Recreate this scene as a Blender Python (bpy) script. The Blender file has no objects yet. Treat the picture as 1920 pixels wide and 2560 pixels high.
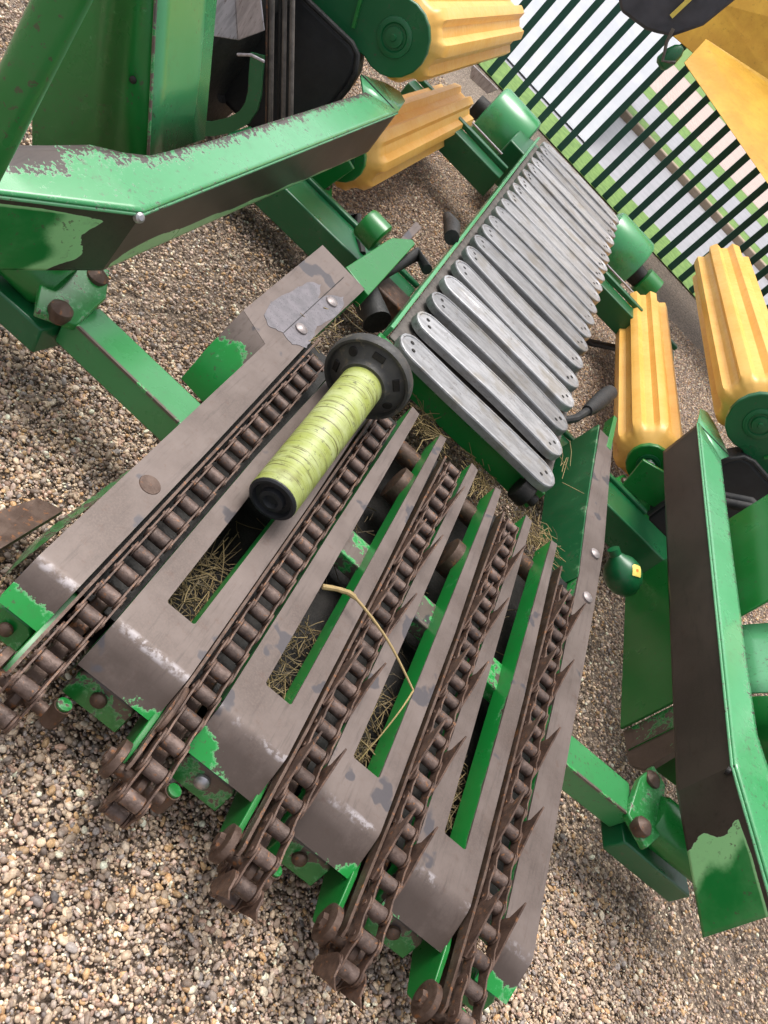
import bpy, math, random
import numpy as np
from mathutils import Vector, Matrix
random.seed(7); rng = np.random.default_rng(7)
S = bpy.context.scene
COL = S.collection
R = math.radians

# ---------------------------------------------------------------- camera, light
cam = bpy.data.cameras.new('camera'); co = bpy.data.objects.new('camera', cam); COL.objects.link(co)
right = Vector((0.7262, 0.2606, 0.6362)); down = Vector((0.6627, -0.5114, -0.5470)); fwd = Vector((0.1828, 0.8189, -0.5441))
m = Matrix((right, -down, -fwd)).transposed()
co.matrix_world = Matrix.Translation((0, 0, 1.5)) @ m.to_4x4()
cam.sensor_fit = 'HORIZONTAL'; cam.sensor_width = 36; cam.lens = 36 * 2115.6 / 1920
cam.clip_start = 0.05; cam.clip_end = 500
S.camera = co

SUN_EL, SUN_AZ = R(72), R(320)
w = bpy.data.worlds.new('World'); S.world = w; w.use_nodes = True
nt = w.node_tree; bg = nt.nodes['Background']
sky = nt.nodes.new('ShaderNodeTexSky'); sky.sky_type = 'NISHITA'; sky.sun_disc = False
sky.sun_elevation = SUN_EL; sky.sun_rotation = SUN_AZ
sky.air_density = 1.0; sky.dust_density = 6.0; sky.ozone_density = 1.0
hs = nt.nodes.new('ShaderNodeHueSaturation'); hs.inputs['Saturation'].default_value = 0.28
nt.links.new(sky.outputs[0], hs.inputs['Color']); nt.links.new(hs.outputs[0], bg.inputs[0])
bg.inputs[1].default_value = 0.15
sun = bpy.data.lights.new('sun', 'SUN'); sun.energy = 1.1; sun.angle = R(28); sun.color = (1, 0.96, 0.9)
so = bpy.data.objects.new('sun', sun); COL.objects.link(so)
d = Vector((math.sin(SUN_AZ) * math.cos(SUN_EL), math.cos(SUN_AZ) * math.cos(SUN_EL), math.sin(SUN_EL)))
so.rotation_euler = d.to_track_quat('Z', 'Y').to_euler(); so.location = (0, 0, 8)
S.view_settings.view_transform = 'Standard'; S.view_settings.look = 'None'
S.view_settings.exposure = 0.55; S.view_settings.gamma = 1

# ---------------------------------------------------------------- materials
def newmat(name):
    mt = bpy.data.materials.new(name); mt.use_nodes = True
    return mt, mt.node_tree, mt.node_tree.nodes['Principled BSDF']
def N(nt, t, **kw):
    n = nt.nodes.new(t)
    for k, v in kw.items():
        if k in n.inputs: n.inputs[k].default_value = v
        else: setattr(n, k, v)
    return n
def noise(nt, vec, scale, detail=4, rough=0.55, dist=0.0):
    n = N(nt, 'ShaderNodeTexNoise', Scale=scale, Detail=detail, Roughness=rough, Distortion=dist)
    nt.links.new(vec, n.inputs['Vector']); return n.outputs['Fac']
def math_(nt, op, a, b=0.0, c=None, clamp=False):
    n = nt.nodes.new('ShaderNodeMath'); n.operation = op; n.use_clamp = clamp
    for i, v in enumerate((a, b) if c is None else (a, b, c)):
        if isinstance(v, (int, float)): n.inputs[i].default_value = v
        else: nt.links.new(v, n.inputs[i])
    return n.outputs[0]
def maprange(nt, v, a, b, c=0.0, d_=1.0):
    n = nt.nodes.new('ShaderNodeMapRange'); n.interpolation_type = 'SMOOTHSTEP'
    nt.links.new(v, n.inputs[0])
    for i, q in enumerate((a, b, c, d_)): n.inputs[i + 1].default_value = q
    return n.outputs[0]
def mix(nt, f, a, b):
    n = nt.nodes.new('ShaderNodeMix'); n.data_type = 'RGBA'
    if isinstance(f, (int, float)): n.inputs[0].default_value = f
    else: nt.links.new(f, n.inputs[0])
    for i, v in ((6, a), (7, b)):
        if isinstance(v, tuple): n.inputs[i].default_value = (*v, 1)
        else: nt.links.new(v, n.inputs[i])
    return n.outputs[2]
def bump(nt, b, h, strength=0.3, dist=0.002):
    n = N(nt, 'ShaderNodeBump', Strength=strength, Distance=dist)
    nt.links.new(h, n.inputs['Height']); nt.links.new(n.outputs[0], b.inputs['Normal'])
def objvec(nt):
    return nt.nodes.new('ShaderNodeTexCoord').outputs['Object']

def worn_paint(name, paint, fade, steel, steel2, k=0.9, scale=14, prough=0.33, srough=0.5, coat=0.0, stain=0.5, f0=0.36, f1=0.47, k2=0.32, chalk_sheenc=(0.115, 0.40, 0.185), metal=0.25, soft=0.02, patina=None):
    """paint that is rubbed off to steel where the mesh attribute 'wear' is high"""
    mt, nt, b = newmat(name); v = objvec(nt)
    at = N(nt, 'ShaderNodeAttribute', attribute_name='wear'); sep = nt.nodes.new('ShaderNodeSeparateColor')
    nt.links.new(at.outputs['Color'], sep.inputs[0])
    wear, pol, sheen_patina = sep.outputs[0], sep.outputs[1], sep.outputs[2]  # blue channel: painted sky sheen and chalking on green, rust patina on the deck
    n1 = noise(nt, v, scale, 6, 0.6); n2 = noise(nt, v, scale * 4.5, 4, 0.65); n3 = noise(nt, v, 4.5, 5, 0.6); n4 = noise(nt, v, 230, 2, 0.6)
    t = math_(nt, 'ADD', wear, math_(nt, 'MULTIPLY', math_(nt, 'SUBTRACT', n1, 0.5), k))
    t = math_(nt, 'ADD', t, math_(nt, 'MULTIPLY', math_(nt, 'SUBTRACT', n2, 0.5), k2))
    mask = maprange(nt, t, 0.51 - soft, 0.51 + soft)
    fadem = maprange(nt, t, f0, f1)
    base = paint if patina else mix(nt, math_(nt, 'MULTIPLY', sheen_patina, maprange(nt, n3, 0.2, 0.6, 0.6, 1.0)), paint, chalk_sheenc)  # mint mixed in: partly chalked paint, partly sky reflection put into the colour
    pc = mix(nt, fadem, base, fade)
    dust = maprange(nt, n3, 0.45, 0.75, 0, 0.22)
    pc = mix(nt, dust, pc, tuple(min(1, c * 1.1 + 0.03) for c in fade))
    sc = mix(nt, maprange(nt, n3, 0.35, 0.65), steel, steel2)
    sc = mix(nt, maprange(nt, n4, 0.35, 0.75, 0, 0.5), sc, tuple(c * 1.55 for c in steel))
    mpS = N(nt, 'ShaderNodeMapping'); mpS.inputs['Scale'].default_value = (90, 7, 40); nt.links.new(v, mpS.inputs[0])
    sc = mix(nt, maprange(nt, noise(nt, mpS.outputs[0], 1.0, 4, 0.7), 0.5, 0.75, 0, 0.45), sc, tuple(c * 0.55 for c in steel))
    sc = mix(nt, maprange(nt, noise(nt, v, 33, 5, 0.7), 0.56, 0.72, 0, 0.35), sc, (steel[0] * 0.95, steel[1] * 0.62, steel[2] * 0.45))
    if patina: sc = mix(nt, math_(nt, 'MULTIPLY', sheen_patina, maprange(nt, n1, 0.30, 0.55, 0.45, 1.0)), sc, patina)
    wet = math_(nt, 'MULTIPLY', maprange(nt, noise(nt, v, 9, 3, 0.5), 0.63, 0.66), stain)
    sc = mix(nt, wet, sc, (0.07, 0.066, 0.075))
    sc = mix(nt, math_(nt, 'MULTIPLY', pol, math_(nt, 'MULTIPLY', maprange(nt, n2, 0.42, 0.58), maprange(nt, n1, 0.40, 0.55))), sc, (0.36, 0.325, 0.33))
    spl = math_(nt, 'MULTIPLY', maprange(nt, noise(nt, v, 75, 3, 0.7), 0.60, 0.66), maprange(nt, n3, 0.42, 0.6))
    spl2 = maprange(nt, noise(nt, v, 17, 5, 0.75), 0.54, 0.80, 0, 0.30)
    pc = mix(nt, math_(nt, 'MAXIMUM', math_(nt, 'MULTIPLY', spl, 0.75), spl2), pc, (0.085, 0.068, 0.05))
    rim = math_(nt, 'MULTIPLY', maprange(nt, t, 0.43, 0.48), maprange(nt, t, 0.53, 0.49))
    colr = mix(nt, mask, pc, sc)
    colr = mix(nt, math_(nt, 'MULTIPLY', rim, 0.18), colr, (0.5, 0.6, 0.42))
    nt.links.new(colr, b.inputs['Base Color'])
    rr = maprange(nt, mask, 0, 1, prough, srough)
    rr = math_(nt, 'ADD', rr, math_(nt, 'MULTIPLY', math_(nt, 'SUBTRACT', n3, 0.5), 0.22))
    rr = math_(nt, 'SUBTRACT', rr, math_(nt, 'MULTIPLY', wet, 0.2))
    nt.links.new(rr, b.inputs['Roughness'])
    nt.links.new(maprange(nt, mask, 0, 1, 0.0, metal), b.inputs['Metallic'])
    b.inputs['Coat Weight'].default_value = coat; b.inputs['Coat Roughness'].default_value = 0.25
    h = math_(nt, 'ADD', math_(nt, 'MULTIPLY', mask, -0.7), math_(nt, 'MULTIPLY', n4, 0.25))
    bump(nt, b, h, 0.35, 0.0012)
    return mt

GREEN = (0.010, 0.185, 0.030); FADE = (0.16, 0.40, 0.16)
M = {}
M['green'] = worn_paint('green_paint', GREEN, (0.03, 0.26, 0.07), (0.10, 0.07, 0.055), (0.15, 0.105, 0.09), k=1.0, scale=22, coat=0.4, prough=0.3, k2=0.7)
M['flange'] = worn_paint('chalky_sheen_green_paint', (0.04, 0.30, 0.095), (0.10, 0.36, 0.16), (0.040, 0.028, 0.024), (0.075, 0.055, 0.048), k=0.85, scale=24, coat=0.6, prough=0.26, k2=1.2, metal=0.0, srough=0.7)  # weathered lighter green; its mint tone also carries painted sky reflection
M['green_dark'] = worn_paint('dark_green_paint', (0.006, 0.11, 0.035), (0.05, 0.2, 0.08), (0.10, 0.07, 0.055), (0.15, 0.11, 0.09), coat=0.15)
M['deck'] = worn_paint('worn_deck_paint', (0.012, 0.27, 0.045), (0.05, 0.36, 0.10), (0.110, 0.082, 0.070), (0.185, 0.146, 0.130), k=1.2, k2=0.75, scale=15, soft=0.035, patina=(0.068, 0.048, 0.039), srough=0.46, stain=0.8)
M['guard'] = worn_paint('worn_guard_paint', (0.006, 0.19, 0.034), (0.30, 0.62, 0.27), (0.046, 0.034, 0.028), (0.066, 0.048, 0.039), k=0.16, scale=16, prough=0.3, srough=0.42, stain=0.0, coat=0.3, f0=0.05, f1=0.30, k2=0.12)

def metal(name, c1, c2, rough=0.45, metallic=0.6, sc=25, bmp=0.4, stretch=None, spots=None, rnd=0.0):
    mt, nt, b = newmat(name); v = objvec(nt)
    if stretch:
        mp = N(nt, 'ShaderNodeMapping'); mp.inputs['Scale'].default_value = stretch
        nt.links.new(v, mp.inputs[0]); v = mp.outputs[0]
    a = noise(nt, v, sc, 6, 0.65); f = noise(nt, v, sc * 8, 3, 0.6)
    c = mix(nt, maprange(nt, a, 0.35, 0.65), c1, c2)
    if spots: c = mix(nt, maprange(nt, noise(nt, v, sc * 2.2, 4, 0.6), 0.58, 0.68), c, spots)
    if rnd:
        oi = nt.nodes.new('ShaderNodeObjectInfo'); hv = nt.nodes.new('ShaderNodeHueSaturation'); nt.links.new(c, hv.inputs['Color'])
        nt.links.new(math_(nt, 'MULTIPLY_ADD', oi.outputs['Random'], rnd, 1 - rnd * .45), hv.inputs['Value']); c = hv.outputs[0]
    nt.links.new(c, b.inputs['Base Color'])
    nt.links.new(maprange(nt, f, 0.3, 0.7, rough - 0.1, rough + 0.12), b.inputs['Roughness'])
    b.inputs['Metallic'].default_value = metallic
    bump(nt, b, math_(nt, 'ADD', a, f), bmp, 0.0012)
    return mt
M['rust'] = metal('rusty_steel', (0.075, 0.043, 0.03), (0.13, 0.085, 0.065), 0.5, 0.35, 30, 0.5, spots=(0.24, 0.10, 0.04))
M['link'] = metal('chain_link_steel', (0.075, 0.045, 0.034), (0.155, 0.095, 0.07), 0.5, 0.3, 40, 0.6, spots=(0.25, 0.12, 0.06))
M['roller'] = metal('chain_roller_steel', (0.080, 0.052, 0.042), (0.165, 0.115, 0.096), 0.5, 0.3, 50, 0.6, spots=(0.22, 0.10, 0.045), rnd=0.55)
M['bolt'] = metal('bolt_steel', (0.4, 0.38, 0.4), (0.55, 0.53, 0.55), 0.38, 0.8, 60, 0.2)
M['platebolt'] = metal('worn_plate_bolt', (0.26, 0.22, 0.215), (0.36, 0.32, 0.315), 0.4, 0.35, 60, 0.2)
M['wetsteel'] = metal('blue_grey_scale', (0.15, 0.14, 0.15), (0.21, 0.19, 0.205), 0.36, 0.3, 30, 0.2)
M['zinc'] = metal('weathered_zinc', (0.34, 0.32, 0.34), (0.5, 0.47, 0.5), 0.5, 0.35, 12, 0.3, stretch=(6, 1, 1), spots=(0.24, 0.2, 0.2))
M['black'] = metal('black_plastic', (0.014, 0.015, 0.018), (0.022, 0.023, 0.027), 0.5, 0.0, 12, 0.15)
M['dustyblack'] = metal('dusty_black_plastic', (0.045, 0.044, 0.044), (0.075, 0.070, 0.063), 0.55, 0.0, 22, 0.35, spots=(0.13, 0.108, 0.08))
M['rubber'] = metal('black_rubber', (0.012, 0.012, 0.013), (0.03, 0.028, 0.027), 0.62, 0.0, 18, 0.4)
M['hose'] = metal('dusty_hose', (0.09, 0.078, 0.07), (0.16, 0.14, 0.125), 0.6, 0.1, 30, 0.2)
M['dark'] = metal('dark_grease_and_holes', (0.007, 0.006, 0.0055), (0.018, 0.015, 0.013), 0.6, 0.2, 25, 0.5)  # near-black for grease, seams and the shade inside holes
M['grey'] = metal('grey_housing', (0.045, 0.045, 0.06), (0.075, 0.075, 0.095), 0.5, 0.1, 6, 0.2)

def slat_mat():
    mt, nt, b = newmat('worn_aluminium'); v = objvec(nt)
    mp = N(nt, 'ShaderNodeMapping'); mp.inputs['Scale'].default_value = (2.2, 12, 5); nt.links.new(v, mp.inputs[0])
    oi = nt.nodes.new('ShaderNodeObjectInfo')
    ad = nt.nodes.new('ShaderNodeVectorMath'); ad.operation = 'ADD'; nt.links.new(mp.outputs[0], ad.inputs[0])
    cmb = nt.nodes.new('ShaderNodeCombineXYZ'); nt.links.new(math_(nt, 'MULTIPLY', oi.outputs['Random'], 37.0), cmb.inputs[0]); nt.links.new(cmb.outputs[0], ad.inputs[1])
    a = noise(nt, ad.outputs[0], 5, 6, 0.65); f = noise(nt, ad.outputs[0], 30, 4, 0.6); g = noise(nt, v, 8, 4, 0.6)
    c = mix(nt, maprange(nt, a, 0.38, 0.62), (0.34, 0.338, 0.345), (0.48, 0.477, 0.488))
    c = mix(nt, maprange(nt, f, 0.56, 0.70, 0, 0.38), c, (0.15, 0.138, 0.13))
    c = mix(nt, maprange(nt, noise(nt, v, 45, 4, 0.7), 0.58, 0.68, 0, 0.5), c, (0.17, 0.15, 0.13))
    c = mix(nt, maprange(nt, g, 0.52, 0.68, 0, 0.65), c, (0.30, 0.27, 0.225))
    vv = nt.nodes.new('ShaderNodeHueSaturation'); nt.links.new(c, vv.inputs['Color']); nt.links.new(math_(nt, 'MULTIPLY_ADD', oi.outputs['Random'], 0.45, 0.72), vv.inputs['Value']); c = vv.outputs[0]
    nt.links.new(c, b.inputs['Base Color'])
    nt.links.new(maprange(nt, f, 0.3, 0.7, 0.3, 0.52), b.inputs['Roughness']); b.inputs['Metallic'].default_value = 0.6
    bump(nt, b, f, 0.3, 0.001); return mt
M['slat'] = slat_mat()

def yellow_mat(name, c1, c2, sc, rough, dirt):
    mt, nt, b = newmat(name); v = objvec(nt)
    a = noise(nt, v, sc, 6, 0.65); f = noise(nt, v, sc * 9, 4, 0.7)
    c = mix(nt, maprange(nt, a, 0.35, 0.65), c1, c2)
    c = mix(nt, maprange(nt, f, 0.55, 0.75, 0, dirt), c, tuple(x * 0.5 for x in c1))
    nt.links.new(c, b.inputs['Base Color']); nt.links.new(maprange(nt, f, 0.3, 0.7, rough - 0.06, rough + 0.1), b.inputs['Roughness'])
    bump(nt, b, f, 0.12, 0.001); return mt
M['yellow'] = yellow_mat('yellow_plastic', (0.86, 0.46, 0.095), (0.90, 0.53, 0.135), 5, 0.36, 0.22)
M['yellow_panel'] = yellow_mat('yellow_sheet', (0.52, 0.26, 0.008), (0.64, 0.36, 0.02), 3.2, 0.5, 0.6)
M['sticker'] = yellow_mat('yellow_sticker', (0.8, 0.62, 0.12), (0.85, 0.68, 0.16), 40, 0.5, 0.05)
M['orange'] = yellow_mat('orange_ink', (0.75, 0.2, 0.02), (0.75, 0.22, 0.03), 40, 0.5, 0.05)

def lime_mat():
    mt, nt, b = newmat('scuffed_lime_plastic'); v = objvec(nt)
    mp = N(nt, 'ShaderNodeMapping'); mp.inputs['Scale'].default_value = (9, 9, 170); nt.links.new(v, mp.inputs[0])
    mp2 = N(nt, 'ShaderNodeMapping'); mp2.inputs['Scale'].default_value = (10, 10, 30); nt.links.new(v, mp2.inputs[0])
    a = noise(nt, mp.outputs[0], 1.0, 5, 0.7, 0.6); g = noise(nt, mp2.outputs[0], 1.0, 4, 0.6); f = noise(nt, v, 300, 2, 0.5)
    c = mix(nt, maprange(nt, g, 0.3, 0.7), (0.36, 0.41, 0.085), (0.48, 0.53, 0.23))
    st = math_(nt, 'MULTIPLY', maprange(nt, a, 0.53, 0.61), maprange(nt, g, 0.26, 0.5))
    c = mix(nt, st, c, (0.13, 0.12, 0.03))
    c = mix(nt, maprange(nt, noise(nt, v, 14, 5, 0.7), 0.52, 0.72, 0, 0.55), c, (0.20, 0.185, 0.06))
    c = mix(nt, maprange(nt, noise(nt, v, 60, 4, 0.7), 0.60, 0.68, 0, 0.7), c, (0.06, 0.055, 0.025))
    c = mix(nt, maprange(nt, f, 0.66, 0.72, 0, 0.5), c, (0.1, 0.1, 0.03))
    nt.links.new(c, b.inputs['Base Color']); b.inputs['Roughness'].default_value = 0.42
    bump(nt, b, a, 0.25, 0.001); return mt
M['lime'] = lime_mat()

def straw_mat():
    mt, nt, b = newmat('dry_straw_fibre')
    at = N(nt, 'ShaderNodeAttribute', attribute_name='wear'); sep = nt.nodes.new('ShaderNodeSeparateColor'); nt.links.new(at.outputs['Color'], sep.inputs[0])
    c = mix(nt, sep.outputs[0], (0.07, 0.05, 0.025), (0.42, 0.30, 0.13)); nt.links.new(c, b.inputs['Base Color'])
    b.inputs['Roughness'].default_value = 0.7; return mt
M['straw'] = straw_mat()

def stone_mat():
    mt, nt, b = newmat('river_pebble')
    at = N(nt, 'ShaderNodeAttribute', attribute_name='wear'); v = objvec(nt)
    n = noise(nt, v, 180, 3, 0.6)
    mx = nt.nodes.new('ShaderNodeMix'); mx.data_type = 'RGBA'; mx.blend_type = 'MULTIPLY'; mx.inputs[0].default_value = 1
    nt.links.new(at.outputs['Color'], mx.inputs[6])
    gm = nt.nodes.new('ShaderNodeCombineColor'); g = maprange(nt, n, 0.3, 0.7, 0.72, 1.2)
    for i in range(3): nt.links.new(g, gm.inputs[i])
    nt.links.new(gm.outputs[0], mx.inputs[7]); nt.links.new(mx.outputs[2], b.inputs['Base Color'])
    b.inputs['Roughness'].default_value = 0.5; return mt
M['stone'] = stone_mat()

def gravel_mat():
    mt, nt, b = newmat('gravel_bed'); v = objvec(nt)
    vo = N(nt, 'ShaderNodeTexVoronoi', Scale=85.0); nt.links.new(v, vo.inputs['Vector'])
    rp = nt.nodes.new('ShaderNodeValToRGB'); nt.links.new(vo.outputs['Color'], rp.inputs[0])
    e = rp.color_ramp.elements; e[0].position = 0.1; e[0].color = (0.14, 0.105, 0.08, 1); e[1].position = 0.95; e[1].color = (0.62, 0.50, 0.39, 1)
    for p, c in ((0.35, (0.26, 0.19, 0.14)), (0.6, (0.40, 0.31, 0.235)), (0.8, (0.46, 0.35, 0.25))):
        q = rp.color_ramp.elements.new(p); q.color = (*c, 1)
    c = mix(nt, maprange(nt, vo.outputs['Distance'], 0.35, 0.75, 0, 0.6), rp.outputs[0], (0.10, 0.078, 0.06))
    nt.links.new(c, b.inputs['Base Color']); b.inputs['Roughness'].default_value = 0.6
    bump(nt, b, math_(nt, 'SUBTRACT', 1.0, vo.outputs['Distance']), 1.0, 0.012); return mt
M['gravel'] = gravel_mat()

def flat_mat(name, c1, c2, sc, rough=0.8, bmp=0.3, stretch=(1, 1, 1)):
    mt, nt, b = newmat(name); v = objvec(nt)
    mp = N(nt, 'ShaderNodeMapping'); mp.inputs['Scale'].default_value = stretch; nt.links.new(v, mp.inputs[0])
    a = noise(nt, mp.outputs[0], sc, 6, 0.7); nt.links.new(mix(nt, maprange(nt, a, 0.35, 0.65), c1, c2), b.inputs['Base Color'])
    b.inputs['Roughness'].default_value = rough; bump(nt, b, a, bmp, 0.01); return mt
M['grass'] = flat_mat('lawn_grass', (0.10, 0.20, 0.035), (0.19, 0.32, 0.07), 9, 0.8, 0.6)
M['road'] = flat_mat('damp_asphalt', (0.30, 0.30, 0.32), (0.38, 0.37, 0.40), 3, 0.42, 0.1)
M['kerb'] = flat_mat('kerb_stone', (0.34, 0.26, 0.18), (0.42, 0.33, 0.25), 6)
M['white'] = flat_mat('white_wall_paint', (0.41, 0.43, 0.475), (0.48, 0.495, 0.53), 2, 0.5, 0.05)
M['fence'] = flat_mat('dark_green_coating', (0.010, 0.082, 0.058), (0.016, 0.10, 0.07), 12, 0.45, 0.1)
def paver_mat():
    mt, nt, b = newmat('pink_paving'); v = objvec(nt)
    br = N(nt, 'ShaderNodeTexBrick', Scale=1.6); nt.links.new(v, br.inputs['Vector'])
    br.inputs['Color1'].default_value = (0.5, 0.36, 0.32, 1); br.inputs['Color2'].default_value = (0.55, 0.45, 0.40, 1); br.inputs['Mortar'].default_value = (0.3, 0.25, 0.22, 1)
    nt.links.new(br.outputs[0], b.inputs['Base Color']); b.inputs['Roughness'].default_value = 0.7; return mt
M['paver'] = paver_mat()

# ---------------------------------------------------------------- mesh helpers
class MB:
    def __init__(s): s.v = []; s.f = []; s.w = []
    def add(s, vs, fs, wear=0.0):
        o = len(s.v); s.v += [tuple(p) for p in vs]; s.f += [tuple(i + o for i in f) for f in fs]
        if isinstance(wear, tuple) and len(vs) != 3: wear = [wear] * len(vs)
        if isinstance(wear, (int, float)): s.w += [(wear, 0, 0)] * len(vs)
        else: s.w += [x if isinstance(x, tuple) else (x, 0, 0) for x in wear]
        return s
    def box(s, c, size, rot=None, wear=0.0):
        hx, hy, hz = [x / 2 for x in size]; rot = rot or Matrix.Identity(3); c = Vector(c)
        vs = [c + rot @ Vector((x, y, z)) for x in (-hx, hx) for y in (-hy, hy) for z in (-hz, hz)]
        return s.add(vs, [(0, 1, 3, 2), (4, 6, 7, 5), (0, 4, 5, 1), (2, 3, 7, 6), (0, 2, 6, 4), (1, 5, 7, 3)], wear)
    def beam(s, p0, p1, wdt, hgt, up=(0, 0, 1), wear=0.0):
        p0, p1 = Vector(p0), Vector(p1); a = (p1 - p0).normalized(); u = Vector(up); u = (u - a * u.dot(a)).normalized(); x = a.cross(u)
        rot = Matrix((a, x, u)).transposed()
        return s.box((p0 + p1) / 2, ((p1 - p0).length, wdt, hgt), rot, wear)
    def prism(s, pts, ext, wear=0.0, wear2=None):
        n = len(pts); e = Vector(ext); top = [Vector(p) for p in pts]; bot = [p + e for p in top]
        fs = [tuple(range(n)), tuple(range(2 * n - 1, n - 1, -1))] + [(i, i + n, (i + 1) % n + n, (i + 1) % n) for i in range(n)]
        w1 = list(wear) if isinstance(wear, (list, tuple)) else [wear] * n
        w2 = [wear2] * n if wear2 is not None else w1
        return s.add(top + bot, fs, w1 + w2)
    def tube(s, pts, r, seg=14, cap=True, wear=0.0):
        pts = [Vector(p) for p in pts]; n = len(pts); rs = r if isinstance(r, (list, tuple)) else [r] * n
        vs = []; prev = None
        for i, p in enumerate(pts):
            t = (pts[min(i + 1, n - 1)] - pts[max(i - 1, 0)]).normalized()
            if prev is None:
                prev = t.orthogonal().normalized()
            prev = (prev - t * prev.dot(t)).normalized(); b = t.cross(prev)
            for k in range(seg):
                a = 2 * math.pi * k / seg; vs.append(p + (prev * math.cos(a) + b * math.sin(a)) * rs[i])
        fs = [(i * seg + k, i * seg + (k + 1) % seg, (i + 1) * seg + (k + 1) % seg, (i + 1) * seg + k) for i in range(n - 1) for k in range(seg)]
        if cap: fs += [tuple(range(seg - 1, -1, -1)), tuple((n - 1) * seg + k for k in range(seg))]
        return s.add(vs, fs, wear)
    def lathe(s, p, axis, prof, seg=28, wear=0.0):
        """prof: list of (distance along axis, radius)"""
        p, a = Vector(p), Vector(axis).normalized(); x = a.orthogonal().normalized(); y = a.cross(x)
        vs = [p + a * t + (x * math.cos(2 * math.pi * k / seg) + y * math.sin(2 * math.pi * k / seg)) * max(r, 1e-5) for t, r in prof for k in range(seg)]
        n = len(prof)
        fs = [(i * seg + k, i * seg + (k + 1) % seg, (i + 1) * seg + (k + 1) % seg, (i + 1) * seg + k) for i in range(n - 1) for k in range(seg)]
        fs += [tuple(range(seg - 1, -1, -1)), tuple((n - 1) * seg + k for k in range(seg))]
        return s.add(vs, fs, wear)
    def grid(s, fn, nu, nv, wear=None):
        vs = [fn(i / nu, j / nv) for i in range(nu + 1) for j in range(nv + 1)]
        ws = [wear(i / nu, j / nv) for i in range(nu + 1) for j in range(nv + 1)] if wear else 0.0
        fs = [(i * (nv + 1) + j, (i + 1) * (nv + 1) + j, (i + 1) * (nv + 1) + j + 1, i * (nv + 1) + j + 1) for i in range(nu) for j in range(nv)]
        return s.add(vs, fs, ws)
    def build(s, name, mat, parent=None, bevel=0.0, angle=35, solid=0.0, seg=2):
        me = bpy.data.meshes.new(name); me.from_pydata(s.v, [], s.f); me.update()
        at = me.attributes.new('wear', 'FLOAT_COLOR', 'POINT')
        at.data.foreach_set('color', np.array([(*x, 1) for x in s.w], dtype=np.float32).ravel())
        for p in me.polygons: p.use_smooth = True
        me.set_sharp_from_angle(angle=R(angle))
        me.materials.append(M[mat])
        o = bpy.data.objects.new(name, me); COL.objects.link(o)
        if solid:
            md = o.modifiers.new('thickness', 'SOLIDIFY'); md.thickness = solid; md.offset = -1
        if bevel:
            md = o.modifiers.new('edge', 'BEVEL'); md.width = bevel; md.segments = seg; md.limit_method = 'ANGLE'; md.angle_limit = R(40)
        if parent is not None: setparent(o, parent)
        return o
def setparent(o, p):
    o.parent = p
    base = p
    o.matrix_parent_inverse = Matrix.Translation(-root_pos(p))
def root_pos(p):
    v = Vector((0, 0, 0))
    while p is not None:
        v = v + Vector(p.location); p = p.parent
        break
    return v if p is None else v
def tag(o, label=None, cat=None, group=None, kind=None):
    if label: o['label'] = label
    if cat: o['category'] = cat
    if group: o['group'] = group
    if kind: o['kind'] = kind
    return o
def thing(name, label, cat, loc=(0, 0, 0), group=None):
    o = bpy.data.objects.new(name, None); COL.objects.link(o); o.location = loc; o.empty_display_size = 0.1
    return tag(o, label, cat, group)
def bolt(mb, p, axis=(0, 0, 1), r=0.012, h=0.01, domed=True):
    prof = [(0, r), (h * 0.5, r * 0.95), (h * 0.85, r * 0.65), (h, r * 0.2)] if domed else [(0, r), (h, r)]
    mb.lathe(p, axis, prof, 6 if not domed else 16)

DX = 0.485                                  # centre plane of the machine
def mir(p): return (2 * DX - p[0], p[1], p[2])
def dz(y): return 0.2631 + 0.0835 * (y - 1.04)       # deck surface height
def cz(y): return 0.4465 + 0.0403 * (y - 2.5)        # conveyor surface height

# ---------------------------------------------------------------- setting
def sheet(name, x0, x1, y0, y1, z, mat, n=1, kind='structure'):
    o = MB().grid(lambda u, v: (x0 + (x1 - x0) * u, y0 + (y1 - y0) * v, z), n, n).build(name, mat)
    return tag(o, kind=kind)
sheet('ground', -120, 120, -20, 220, -0.012, 'gravel')
sheet('grass_verge', -40, 40, 9.15, 10.45, 0.0, 'grass')
sheet('road', -60, 60, 10.45, 15.3, -0.002, 'road')
k = MB().box((0, 15.42, 0.05), (120, 0.24, 0.14)).build('kerb', 'kerb', bevel=0.02); tag(k, kind='structure')
sheet('far_lawn', -60, 60, 15.54, 17.6, 0.03, 'grass')
sheet('footpath', -60, 60, 17.6, 21.5, 0.034, 'road')
sheet('far_lawn', -60, 60, 21.5, 24.5, 0.038, 'grass')
sheet('paving', -60, 60, 24.5, 46, 0.042, 'paver')
sheet('meadow', -120, 120, 46, 200, 0.05, 'grass')

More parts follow.
